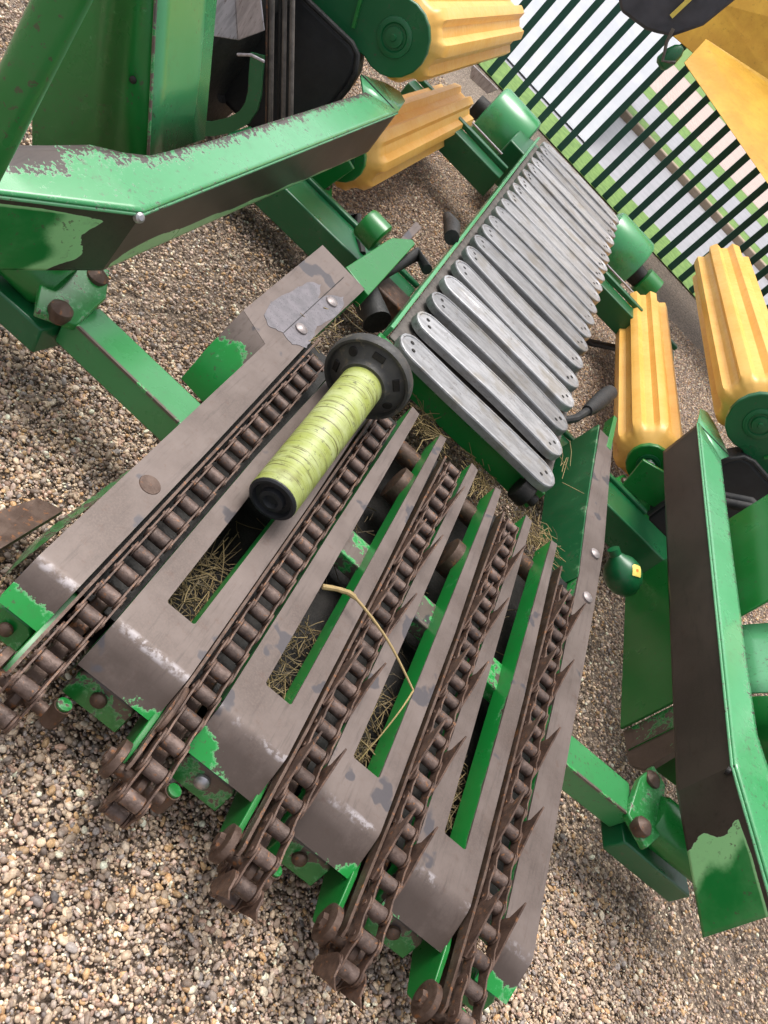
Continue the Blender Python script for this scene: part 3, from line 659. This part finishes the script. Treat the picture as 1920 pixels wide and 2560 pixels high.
for sgn in (-1, 1):
    p = lambda x: (x if sgn < 0 else 2 * DX - x)
    mb = MB(); mb.beam((p(.10), 5.14, .275), (p(-.62), 5.14, .275), .16, .14); mb.beam((p(.10), 5.25, .36), (p(-.62), 5.25, .36), .05, .03, wear=.25)
    mb.build('rear_beam', 'green_dark', mach, bevel=.006)
    MB().tube([(p(-.35), 5.55, .34), (p(.02), 5.55, .34)], .006, 10).build('tie_rod', 'zinc', mach)
    MB().tube([(p(-.62), 5.6, .2), (p(-.5), 5.4, .12), (p(-.2), 5.1, .05), (p(-.05), 4.9, .12), (p(.05), 4.7, .25)], .022, 10).build('hose', 'rubber', mach) if sgn > 0 else None
MB().box((.45, 5.85, .30), (.9, .5, .25)).build('rear_frame', 'green_dark', mach, bevel=.01)
lv = MB(); lv.tube([(.80, 2.88, .38), (.88, 3.0, .41), (.93, 3.15, .42)], .016, 10); lvo = lv.build('lever', 'rubber', mach)
lv = MB(); lv.tube([(.92, 3.12, .42), (.945, 3.2, .42), (.985, 3.34, .425), (1.02, 3.46, .428), (1.03, 3.50, .43)], [.022, .03, .036, .034, .015], 14); lv.build('grip', 'rubber', lvo)
lv = MB(); lv.tube([(.09, 2.95, .43), (.03, 3.05, .41), (.0, 2.9, .36), (-.03, 2.75, .30)], [.02, .026, .018, .014], 10); lv.build('hose', 'rubber', mach)
lv = MB(); lv.tube([(.085, 3.28, .47), (.06, 3.45, .45), (.02, 3.6, .42)], [.03, .034, .02], 12); lv.build('grip', 'rubber', mach)

# ---- frame beams under guards (mirror pairs)
for sgn in (-1, 1):
    p = lambda q: q if sgn < 0 else mir(q)
    fb = MB(); fb.beam(p((-.07, 1.574, .257)), p((-.45, 1.650, .214)), .112, .078, wear=(.12, 0, .35)); fr = fb.build('frame_tube', 'green', mach, bevel=.006)
    fb = MB(); fb.beam(p((-.12, 1.528, .291)), p((-.445, 1.594, .254)), .007, .007, wear=.62)
    fb.build('worn_edge', 'deck', fr)
    # hinge
    hg = MB(); hg.prism([p(q) for q in [(-.43, 1.585, .24), (-.44, 1.70, .27), (-.49, 1.785, .275), (-.545, 1.76, .27), (-.55, 1.60, .255), (-.50, 1.525, .245)]], (0, 0, .022), .36); hgo = hg.build('hinge_bracket', 'green', mach, bevel=.004)
    for q in ((-.492, 1.738, .283), (-.470, 1.567, .272)):
        bb = MB(); bb.lathe(p(q), (0, 0, 1), [(-.02, .022), (.0, .028), (.012, .026), (.024, .012), (.026, .002)], 18); bb.build('hinge_bolt', 'rust', hgo)
    cy_ = MB(); cy_.lathe(p((-.53, 1.66, .25)), (-1 if sgn < 0 else 1, -.1, .15), [(0, .03), (.0, .062), (.02, .072), (.3, .072)], 24); cy_.build('pivot_barrel', 'green', mach)
    lb = MB(); lb.beam(p((-.46, 1.60, .18)), p((-1.15 if sgn < 0 else -.80, 1.76 if sgn < 0 else 1.679, .06 if sgn < 0 else .121)), .11, .07, wear=.2); lb.build('lower_beam', 'green_dark', mach, bevel=.006)
    rb = MB(); rb.beam(p((-.52, 1.61, .235)), p((-.80, 1.68, .20)), .02, .015, wear=.5); rb.build('wear_strip', 'deck', mach)
    # middle cross beam beneath conveyor and the rear guard bracket
    cb = MB(); cb.beam(p((.12, 3.13, .175)), p((-.75, 3.13, .175)), .20, .13); cb.beam(p((.12, 3.24, .248)), p((-.50, 3.24, .248)), .03, .02, wear=.25)
    cb.build('middle_beam', 'green_dark', mach, bevel=.006)
    hb = MB(); hb.prism([p(q) for q in [(-.36, 3.27, .155), (-.36, 3.42, .16), (-.42, 3.55, .165), (-.60, 3.56, .17), (-.60, 3.3, .16), (-.44, 3.25, .155)]], (0, 0, .02), .25); hbo = hb.build('rear_bracket', 'green', mach, bevel=.004)
    for q in ((-.421, 3.337, .178), (-.429, 3.482, .182)):
        bb = MB(); bb.lathe(p(q), (0, 0, 1), [(0, .024), (.012, .022), (.022, .01), (.024, .002)], 16); bb.build('bracket_bolt', 'rust', hbo)
    ub = MB(); ub.beam(p((-.40, 3.45, .25)), p((-.70, 3.45, .33)), .02, .17, wear=0); ub.build('roller_arm', 'green', mach, bevel=.004)
MB().box((.04, 2.91, .265), (.20, .14, .07)).build('spacer_block', 'rust', mach, bevel=.008)
cy_ = MB(); cy_.lathe((-.19, 3.02, .365), (1, -.1, 0), [(0, .03), (0, .055), (.012, .06), (.085, .06), (.092, .05)], 24); cy_.build('bearing_barrel', 'green', mach)
MB().tube([(-.02, 2.72, .30), (.08, 2.62, .30)], .05, 18).build('idler_drum', 'rubber', mach)
MB().tube([(-.28, 3.3, .22), (-.24, 3.35, .24), (-.19, 3.2, .25), (-.12, 3.1, .24)], .014, 8).build('hose', 'rubber', mach)
MB().tube([(-.29, 3.33, .2), (-.25, 3.38, .22), (-.2, 3.24, .23), (-.13, 3.12, .22)], .012, 8).build('hose', 'rubber', mach)
MB().prism([(-.165, 1.19, .06), (-.145, 1.45, .06), (-.130, 1.45, .10), (-.150, 1.06, .10)], (.012, 0, .09), .5).build('side_skirt', 'green', mach)
MB().prism([(-.30, 1.02, .08), (-.20, 1.02, .10), (-.165, 1.27, .10), (-.22, 1.27, .08)], (.0, 0, .02), .95).build('skirt_plate', 'rust', mach)

# ---- side guards
def guard(sgn):
    p = lambda q: q if sgn < 0 else mir(q)
    top = [(-.640, 1.345, .515), (-.451, 1.6146, .568), (-.380, 3.4145, .6137)]; bot = [(-.640, 1.345, .318), (-.4565, 1.6165, .396), (-.3677, 3.362, .4459)]
    l0 = (Vector(top[1]) - Vector(top[0])).length; l1 = (Vector(top[2]) - Vector(top[1])).length; U1 = l0 / (l0 + l1)
    us = [U1 * i / 30 for i in range(30)] + [U1 + (1 - U1) * i / 70 for i in range(71)]
    def pt(arr, u):
        if u <= U1: return Vector(arr[0]).lerp(Vector(arr[1]), u / U1)
        return Vector(arr[1]).lerp(Vector(arr[2]), (u - U1) / (1 - U1))
    mb = MB(); nv = 22
    vs = []; ws = []
    for u in us:
        a, b = pt(top, u), pt(bot, u)
        for j in range(nv + 1):
            f = j / nv; q = a.lerp(b, f); vs.append(p(tuple(q)))
            s = (u - U1) * (l0 + l1)                     # metres from the bend
            wr = 1.0
            if s < 0:
                lim = (-.125 if sgn > 0 else -.075) - (.03 * max(0, f - .8) / .2 if sgn < 0 else 0) + .012 * math.sin(f * 11)
                band = .070 if sgn > 0 else .075
                l2 = lim - band - .05 * (f - .5) * sgn
                wr = .36 + .60 * min(1, max(0, (s - lim) / .016 + .5)) if s > lim - .02 else .36 * min(1, max(0, (s - l2) / .05 + .5))
                e_ = .10 + .1 * max(0, 1 + s / .2)
                if s <= lim and f < e_: wr = max(wr, .36 + .6 * min(1, (e_ - f) / .05))
                wr = max(0.0, min(1.0, wr))
            elif sgn < 0:
                edge = 1.0 - .36 * math.exp(-max(0, s - .03) / .7) * (1 - math.exp(-s / .05))
                wr = 1.0 - .66 * min(1, max(0, (f - edge - .02 * math.sin(s * 23)) / .06 + .5)) if edge < .97 else 1.0
            if f < .04: wr = min(wr, 0.75)
            ws.append((wr, .45 if f < .06 and s > 0 and sgn < 0 else 0, 0))
    n1 = nv + 1; fs = [(i * n1 + j, (i + 1) * n1 + j, (i + 1) * n1 + j + 1, i * n1 + j + 1) for i in range(len(us) - 1) for j in range(nv)]
    if sgn < 0: fs = [f[::-1] for f in fs]
    mb.add(vs, fs, ws)
    o = mb.build('side_guard', 'guard', mach, angle=25, solid=.008)
    # top flange, from the face's top edge outwards
    outer = [(-.745, 1.37, .52), (-.70, 1.45, .54), (-.655, 1.57, .557), (-.625, 1.665, .568), (-.585, 1.73, .572), (-.557, 1.80, .575), (-.537, 2.03, .585), (-.515, 2.6, .602), (-.493, 3.245, .6205)]
    inner = [(-.640, 1.345, .5155), (-.58, 1.43, .533), (-.52, 1.515, .5495), (-.451, 1.6146, .5685), (-.449, 1.66, .5695), (-.4456, 1.75, .572), (-.437, 1.98, .578), (-.414, 2.55, .5925), (-.380, 3.4145, .614)]
    fb = MB(); nn = 10; vs = []; ws = []; sub = 8
    O, I = [], []
    for i in range(len(outer) - 1):
        for kq in range(sub):
            f = kq / sub; O.append(Vector(outer[i]).lerp(Vector(outer[i + 1]), f)); I.append(Vector(inner[i]).lerp(Vector(inner[i + 1]), f))
    O.append(Vector(outer[-1])); I.append(Vector(inner[-1]))
    for a, b in zip(O, I):
        for j in range(nn + 1):
            f = j / nn; q = a.lerp(b, f) + Vector((0, 0, .001)); vs.append(p(tuple(q)))
            wr = .215
            if f < .42: wr += (.42 - f) * (1.0 if sgn < 0 else .6)
            if a.y < 1.58 and sgn < 0 and f < .6: wr += .30
            if sgn > 0: wr -= .04
            if f > .95: wr += .10
            ws.append((wr, 0, min(1, max(0, (a.y - 1.62) / .7))))  # mint grows rearward: sky reflection painted into the flange colour
    n1 = nn + 1; fs = [(i * n1 + j, (i + 1) * n1 + j, (i + 1) * n1 + j + 1, i * n1 + j + 1) for i in range(len(O) - 1) for j in range(nn)]
    if sgn > 0: fs = [f[::-1] for f in fs]
    fb.add(vs, fs, ws)
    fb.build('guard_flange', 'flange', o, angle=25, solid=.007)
    tp = MB(); tq = [p(q) for q in [(-.380, 3.4165, .6152), (-.4935, 3.2465, .6217), (-.564, 3.381, .6253), (-.500, 3.56, .6245), (-.448, 3.632, .6235), (-.405, 3.60, .620)]]
    tf = [(0, 1, 2), (0, 2, 3), (0, 3, 4), (0, 4, 5)]
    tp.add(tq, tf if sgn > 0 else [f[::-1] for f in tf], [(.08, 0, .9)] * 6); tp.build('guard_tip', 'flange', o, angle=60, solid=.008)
    ed = MB(); ed.tube([p((q[0] + .001, q[1], q[2] - .001)) for q in top], .0040, 8, wear=[(.30, 0, 1)] * 24); ed.build('guard_edge', 'flange', o)  # pale bead: worn edge plus a highlight painted as colour
    wl = MB(); wl.tube([p((-.3795, 3.4155, .616)), p((-.564, 3.38, .6265))], .003, 6); wl.tube([p((-.451, 1.612, .571)), p((-.628, 1.668, .5715))], .0028, 6); wl.build('weld_seam', 'dark', o)
    if sgn > 0:
        hl = MB(); hl.lathe(p((-.452, 1.606, .553)), (1, -.55, .5), [(-.004, .012), (.006, .0115), (.0065, .004)], 16); hl.build('drain_hole', 'dark', o)  # solid dark disc; the open hole's shade is its colour
    else:
        hl = MB(); hl.lathe(p((-.449, 1.606, .563)), (.6, -.4, .6), [(-.006, .012), (.004, .011), (.008, .006)], 12); hl.build('weld_bead', 'bolt', o)
    return o
guard(-1); guard(1)

# ---- dividers outside the guards
dv = MB()
dv.add([(-.604, 1.95, .50), (-.62, 1.95, .25), (-.837, 1.95, .279), (-.903, 1.95, .408), (-.882, 1.95, .69), (-.95, 1.95, 1.4), (-1.10, 1.95, 1.4), (-.80, 1.95, .86)],
       [(0, 7, 6, 5, 4, 3, 2, 1)], .20)
dvo = dv.build('divider', 'green', mach, angle=20, solid=.006)
dv = MB(); dv.grid(lambda u, v: (-.604 - .60 * v, 1.951 + .32 * u, .495 + 1.10 * v), 4, 8, lambda u, v: (.05, 0, .25 + .6 * v))  # paler towards the top: sky reflection painted in
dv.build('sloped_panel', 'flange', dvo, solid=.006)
sm = MB(); sm.tube([(-.602, 1.948, .50), (-.80, 1.948, .86), (-1.10, 1.948, 1.4)], .004, 8, wear=.55); sm.build('folded_edge', 'green', dvo)
bo = MB(); bolt(bo, (-.72, 1.947, .62), (0, -1, 0), .009, .006); bo.build('divider_bolt', 'dark', dvo)
dv = MB()
dv.prism([(1.56, 2.97, .07), (1.56, 2.97, 1.1), (1.56, 2.375, 1.1), (1.56, 2.375, .56), (1.565, 2.14, .52), (1.56, 2.14, .075)], (.01, 0, 0), .03)
dvo = dv.build('divider', 'green', mach, bevel=.003)
dv = MB(); dv.grid(lambda u, v: (1.574 + .33 * v, 2.05 + .32 * u, .50 + .56 * v), 4, 8, lambda u, v: (.05, 0, .9)); dv.build('sloped_panel', 'flange', dvo, solid=.006)  # even mint tone paints in the sky reflection
dv = MB(); dv.add([(1.575, 2.045, .49), (1.90, 2.045, 1.05), (2.2, 1.9, 1.05), (2.0, 1.85, .3), (1.575, 2.045, .1)], [(0, 1, 2, 3, 4)], .03); dv.build('front_panel', 'green', dvo, solid=.006)
dv = MB(); dv.prism([(1.577, 2.142, .075), (1.577, 2.142, .40), (1.577, 1.96, .38), (1.577, 1.93, .165), (1.577, 1.98, .105)], (.02, 0, 0), [.55, .25, .25, .95, .95]); dv.build('skid_plate', 'green', dvo)
MB().tube([(-.577, 1.2, 1.6), (-.577, 1.2, .44)], .034, 24, wear=.08).build('upright_tube', 'green', mach)
# hydraulic accumulator with its sticker
ac = MB(); ac.lathe((1.333, 2.6, .265), (-.85, .15, .35), [(-.075, .01), (-.07, .03), (-.045, .056), (-.012, .068), (.02, .068), (.052, .054), (.075, .03), (.085, .022), (.11, .022), (.112, .0)], 32); aco = ac.build('accumulator', 'green_dark', mach)
cdir = (Vector((0, 0, 1.5)) - Vector((1.333, 2.6, .265))).normalized(); e1 = (right - cdir * right.dot(cdir)).normalized(); e2 = cdir.cross(e1)
cs = Vector((1.333, 2.6, .265)) + (cdir * .68 + e1 * .68 + e2 * .26).normalized() * .0685; nn_ = (cs - Vector((1.333, 2.6, .265))).normalized(); f1 = (e1 - nn_ * e1.dot(nn_)).normalized(); f2 = nn_.cross(f1)
def patch(c, n, a, b, w, hgt, name, mat, par, k=6):
    q = MB(); rr = .0712
    def fn(u, v):
        d_ = (n * rr + a * (u - .5) * w + b * (v - .5) * hgt).normalized(); return Vector((1.333, 2.6, .265)) + d_ * (rr + (.001 if name == 'sticker' else .0018))
    q.grid(fn, k, k); return q.build(name, mat, par)
stk = patch(cs, nn_, f1, f2, .040, .046, 'sticker', 'sticker', aco)
patch(cs, nn_, f1, f2, .009, .010, 'warning_symbol', 'orange', aco)
# black covers, hoses, bearing plates, wheel
for sgn in (-1, 1):
    p = lambda q: q if sgn < 0 else mir(q)
    bc = MB(); bc.prism([p(q) for q in [(-1.25, 3.42, .60), (-.90, 3.42, .655), (-.66, 3.42, .665), (-.62, 3.42, .65), (-.592, 3.42, .60), (-.585, 3.42, .55), (-.60, 3.42, .15), (-1.25, 3.42, .15)]], (0, .12, 0)); bco = bc.build('black_cover', 'black', mach, bevel=.02, seg=4)
    rim = MB(); rim.tube([p(q) for q in [(-1.25, 3.41, .61), (-.90, 3.41, .662), (-.66, 3.41, .672), (-.62, 3.41, .657), (-.588, 3.41, .605), (-.578, 3.41, .55), (-.592, 3.41, .15)]], .011, 10); rim.build('cover_rim', 'rubber', bco)
    bp = MB(); pts = []
    for kk in range(13):
        a = -math.pi * .62 + math.pi * 1.24 * kk / 12; pts.append((-.563 + .135 * math.cos(a), 3.47, .782 + .135 * math.sin(a)))
    pts += [(-.75, 3.47, 1.02), (-1.2, 3.47, 1.2), (-1.2, 3.47, .70), (-.72, 3.47, .63)]
    bp.prism([p(q) for q in pts], (0, .03, 0)); bpo = bp.build('bearing_plate', 'green_dark', mach, bevel=.005)
    br = MB(); br.lathe(p((-.563, 3.472, .782)), (0, -1, 0), [(0, .07), (.008, .068), (.012, .055), (.012, .05), (.006, .045), (.006, .036), (.016, .034), (.018, .012), (.026, .01)], 28); br.build('bearing', 'green_dark', bpo)
    sr = MB(); sr.beam(p((-.70, 3.465, .70)), p((-.86, 3.465, 1.08)), .012, .012, up=(0, 1, 0), wear=.2); sr.build('plate_rib', 'green', bpo)
    lp_ = MB(); pts = [(-.455 + .10 * math.cos(a), 3.55, .295 + .10 * math.sin(a)) for a in [(-.6 + 1.2 * kk / 10) * math.pi for kk in range(11)]] + [(-.75, 3.55, .42), (-.75, 3.55, .22)]
    lp_.prism([p(q) for q in pts], (0, .03, 0)); lpo = lp_.build('bearing_plate', 'green', mach, bevel=.005)
    br = MB(); br.lathe(p((-.455, 3.552, .295)), (0, -1, 0), [(0, .055), (.008, .053), (.01, .04), (.005, .035), (.014, .03), (.018, .01)], 24); br.build('bearing', 'green_dark', lpo)
for xa, za, xb, zb, r, mt in ((-.862, .685, -.651, .395, .009, 'hose'), (-.841, .703, -.630, .415, .005, 'dark'), (-.829, .714, -.617, .427, .008, 'hose'), (-.809, .731, -.596, .446, .009, 'hose'), (-.874, .672, -.663, .384, .004, 'rust')):
    ex, ez = (xa - xb) * .6, (za - zb) * .6
    MB().tube([(xa + ex, 3.0, za + ez), (xa, 3.0, za), (xb, 3.0, zb), (xb - ex * .3, 3.0, zb - ez * .3)], r, 10).build('hydraulic_pipe', mt, mach)
for i in range(2):
    MB().tube([(1.60, 3.25 - i * .05, .52), (1.68, 3.22 - i * .05, .60), (1.80, 3.1 - i * .05, .64), (1.95, 2.95 - i * .05, .6)], .022, 12).build('hose', 'rubber', mach)
wh = MB(); wh.lathe((-1.30, 3.42, .38), (1, 0, 0), [(0, .22), (0, .34), (.03, .385), (.08, .40), (.30, .40), (.35, .385), (.38, .34), (.38, .22), (.36, .2)], 48); who = wh.build('wheel_tyre', 'rubber', mach)
for kk in range(26):
    a = 2 * math.pi * kk / 26; q = MB()
    for sg in (-1, 1):
        pts = []
        for j in range(5):
            xx = -1.11 + sg * (.02 + .035 * j); aa = a + .05 * j + (.03 if j % 2 else 0) + (0 if sg > 0 else .12)
            pts.append((xx, 3.42 + .405 * math.cos(aa), .38 + .405 * math.sin(aa)))
        q.tube(pts, .016, 6)
    q.build('tread_lug', 'rubber', who) if -0.3 < math.cos(a - 2.4) else None
zp = MB(); zp.prism([(-1.10, 2.93, .64), (-1.011, 2.93, .554), (-.959, 2.93, .469), (-.871, 2.96, .525), (-.944, 2.96, .613), (-1.03, 2.96, .70)], (0, .008, 0)); zp.prism([(-.944, 2.955, .613), (-.871, 2.955, .525), (-.811, 2.93, .618), (-.87, 2.93, .678), (-.95, 2.93, .77), (-1.03, 2.955, .70)], (0, .008, 0))
zp.build('zinc_shield', 'zinc', mach, bevel=.003)
cl_ = [(-.80, .535), (-.765, .475), (-.738, .434), (-.722, .39), (-.722, .345), (-.745, .29), (-.79, .23), (-.86, .17)]; oa, ob = [], []
for i in range(len(cl_)):
    a, b = Vector(cl_[max(i - 1, 0)]), Vector(cl_[min(i + 1, len(cl_) - 1)]); t_ = (b - a).normalized(); n_ = Vector((-t_.y, t_.x)); c_ = Vector(cl_[i])
    oa.append((c_.x + n_.x * .024, 2.97, c_.y + n_.y * .024)); ob.append((c_.x - n_.x * .024, 2.97, c_.y - n_.y * .024))
cb_ = MB()
for i in range(len(cl_) - 1): cb_.prism([oa[i], oa[i + 1], ob[i + 1], ob[i]], (0, .012, 0))
cb_.build('curved_bracket', 'green_dark', mach)
MB().tube([(-.84, 2.93, .50), (-.80, 2.92, .535), (-.755, 2.92, .55)], .005, 8).build('wire_clip', 'zinc', mach)

# ---- ribbed yellow rollers
def rib_roller(a, b, rad, label):
    a, b = Vector(a), Vector(b); ax = (b - a).normalized(); L = (b - a).length
    x = ax.orthogonal().normalized(); y = ax.cross(x); nseg = 96; nr = 8
    prof = [(0, .40, 0), (.012, .52, 0), (.03, .62, 0), (.045, .80, .1), (.07, .93, .35), (.10, .985, .75), (.14, 1, 1), (L * .5, 1, 1), (L - .012, 1, 1), (L, .97, 1), (L, .3, 0)]
    vs = []
    for t_, rs, dp in prof:
        for k_ in range(nseg):
            th = 2 * math.pi * k_ / nseg; fr = (th * nr / (2 * math.pi)) % 1
            tri = abs(fr - .5) * 2                       # 1 at valley centre, 0 ridge centre
            v = min(1, max(0, (tri - .42) / .15)); v = v * v * (3 - 2 * v)
            r_ = rad * (rs - .19 * dp * v); vs.append(a + ax * t_ + (x * math.cos(th) + y * math.sin(th)) * r_)
    n = len(prof); fs = [(i * nseg + k_, i * nseg + (k_ + 1) % nseg, (i + 1) * nseg + (k_ + 1) % nseg, (i + 1) * nseg + k_) for i in range(n - 1) for k_ in range(nseg)]
    fs += [tuple(range(nseg - 1, -1, -1)), tuple((n - 1) * nseg + k_ for k_ in range(nseg))]
    mb = MB(); mb.add(vs, fs); o = mb.build('ribbed_roller', 'yellow', mach, angle=40)
    sh = MB(); sh.tube([a - ax * .06, b + ax * .12], .03, 14); sh.build('roller_shaft', 'zinc', o)
    return o
for sgn in (-1, 1):
    p = lambda q: q if sgn < 0 else mir(q)
    rib_roller(p((-.560, 3.53, .785)), p((-.500, 5.57, .80)), .168, '')
    rib_roller(p((-.455, 3.585, .295)), p((-.385, 5.55, .285)), .160, '')

# ---------------------------------------------------------------- loose things on the deck
ta, tb = Vector((.142, 1.459, dz(1.459) + .062)), Vector((.142, 1.975, dz(1.975) + .112)); ax = (tb - ta).normalized()
sg = thing('shaft_guard', 'yellow tubular shaft guard with black bell flange lying on the deck', 'shaft guard', (.142, 1.7, dz(1.7)))
def local_lathe(name, mat, org, prof, seg, par, bevel=0, inner=None):
    mb = MB(); mb.lathe((0, 0, 0), (0, 0, 1), prof, seg)
    if inner: inner(mb)
    o = mb.build(name, mat, None, bevel=bevel, angle=40)
    o.matrix_world = Matrix.Translation(org) @ ax.to_track_quat('Z', 'Y').to_matrix().to_4x4()
    mw = o.matrix_world.copy(); o.parent = par; o.matrix_parent_inverse = Matrix.Translation(-Vector(par.location)) ; o.matrix_basis = mw
    return o
Lt = (tb - ta).length
local_lathe('tube', 'lime', ta, [(.03, .050), (.0, .0565), (0.002, .058), (Lt + .02, .058), (Lt + .02, .05)], 40, sg)
local_lathe('end_cap', 'black', ta, [(.02, .0575), (-.003, .0572), (-.007, .053), (-.007, .047), (.004, .043), (.006, .034), (.004, .030), (-.010, .028), (-.012, .018), (-.002, .014), (-.001, .001)], 32, sg)
local_lathe('bell_flange', 'dustyblack', ta + ax * (Lt - .03), [(0, .058), (.0, .066), (.016, .069), (.020, .073), (.036, .100), (.040, .107), (.030, .112), (.030, .119), (.036, .122), (.060, .122), (.066, .118), (.066, .110), (.05, .104), (.042, .06)], 48, sg)
qx = ax.orthogonal().normalized(); qy = ax.cross(qx); cdir2 = (Vector((0, 0, 1.5)) - tb).normalized()
for i, (ang, kind) in enumerate(((.05, 0), (.9, 1), (1.9, 0), (2.75, 1), (3.6, 0), (4.45, 1), (5.3, 0))):
    dr = qx * math.cos(ang) + qy * math.sin(ang); hc = ta + ax * (Lt - .03 + .0285) + dr * .0865; nrm = (-ax * .92 + dr * .38).normalized()
    hm = MB()
    if kind: hm.lathe(hc - nrm * .003, nrm, [(0, .014), (.006, .0135)], 16)
    else:
        tn = nrm.cross(dr).normalized(); up = tn.cross(nrm); hm.box(hc, (.034, .018, .008), Matrix((tn, up, nrm)).transposed())
    hm.build('flange_hole', 'dark', sg, bevel=.002)  # dark plugs paint the shade of open holes on the flange

stalk = [(.349, 1.397, .318), (.388, 1.416, .33), (.428, 1.421, .335), (.536, 1.385, .335), (.645, 1.335, .318), (.637, 1.276, .308), (.633, 1.22, .27), (.63, 1.17, .22)]
def curve(P, n=6):
    o = []; P = [Vector(q) for q in P]
    for i in range(len(P) - 1):
        a, b, c, d_ = P[max(i - 1, 0)], P[i], P[i + 1], P[min(i + 2, len(P) - 1)]
        for k_ in range(n):
            t_ = k_ / n; o.append(.5 * (2 * b + (c - a) * t_ + (2 * a - 5 * b + 4 * c - d_) * t_ ** 2 + (3 * b - a - 3 * c + d_) * t_ ** 3))
    return o + [P[-1]]
sk = MB(); c1 = curve(stalk[:5]); n_ = len(c1)
sk.tube(c1, [(.0062 - .0008 * (i > 11) if i < 12 else .0036 - .0012 * (i - 12) / (n_ - 12)) * random.uniform(.93, 1.07) for i in range(n_)], 8, wear=[(random.uniform(.75, 1),) * 3 for i in range(n_ * 8)])
c2 = curve(stalk[4:]); sk.tube(c2, [.0022 - .001 * i / len(c2) for i in range(len(c2))], 6, wear=.9)
tag(sk.build('straw_stalk', 'straw'), 'single bent pale straw stalk lying across the deck fingers', 'straw')

st = MB()
def straws(n, cx, cy, cz0, sx, sy, sz, lmin, lmax, bright, up=.25):
    for _ in range(n):
        p0 = Vector((cx + random.uniform(-sx, sx), cy + random.uniform(-sy, sy), cz0 + random.uniform(-sz, sz)))
        a = random.uniform(0, 6.28); dr = Vector((math.cos(a), math.sin(a), random.uniform(-.1, up))).normalized(); ln = random.uniform(lmin, lmax)
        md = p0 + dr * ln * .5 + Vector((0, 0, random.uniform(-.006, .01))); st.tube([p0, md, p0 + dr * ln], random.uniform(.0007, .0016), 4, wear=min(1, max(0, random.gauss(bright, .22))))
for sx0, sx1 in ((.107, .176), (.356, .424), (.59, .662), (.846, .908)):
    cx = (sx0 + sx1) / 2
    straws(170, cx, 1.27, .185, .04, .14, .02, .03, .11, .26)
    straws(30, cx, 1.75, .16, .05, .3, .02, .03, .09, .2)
straws(70, .40, 2.29, .31, .05, .07, .02, .03, .10, .55); straws(90, .63, 2.30, .30, .05, .07, .02, .03, .1, .6)
straws(80, .86, 2.30, .30, .05, .07, .02, .03, .1, .6); straws(50, .95, 2.28, .30, .03, .06, .02, .03, .09, .6)
straws(7, .90, 2.66, .37, .025, .1, .02, .04, .12, .7, .5); straws(26, -.10, 1.0, .02, .09, .16, .01, .03, .1, .75, .1); straws(40, -.02, 2.30, .34, .03, .2, .02, .03, .09, .6)
tag(st.build('loose_straw', 'straw'), 'tangle of dry straw caught in the slots of the deck', 'straw', kind='stuff')
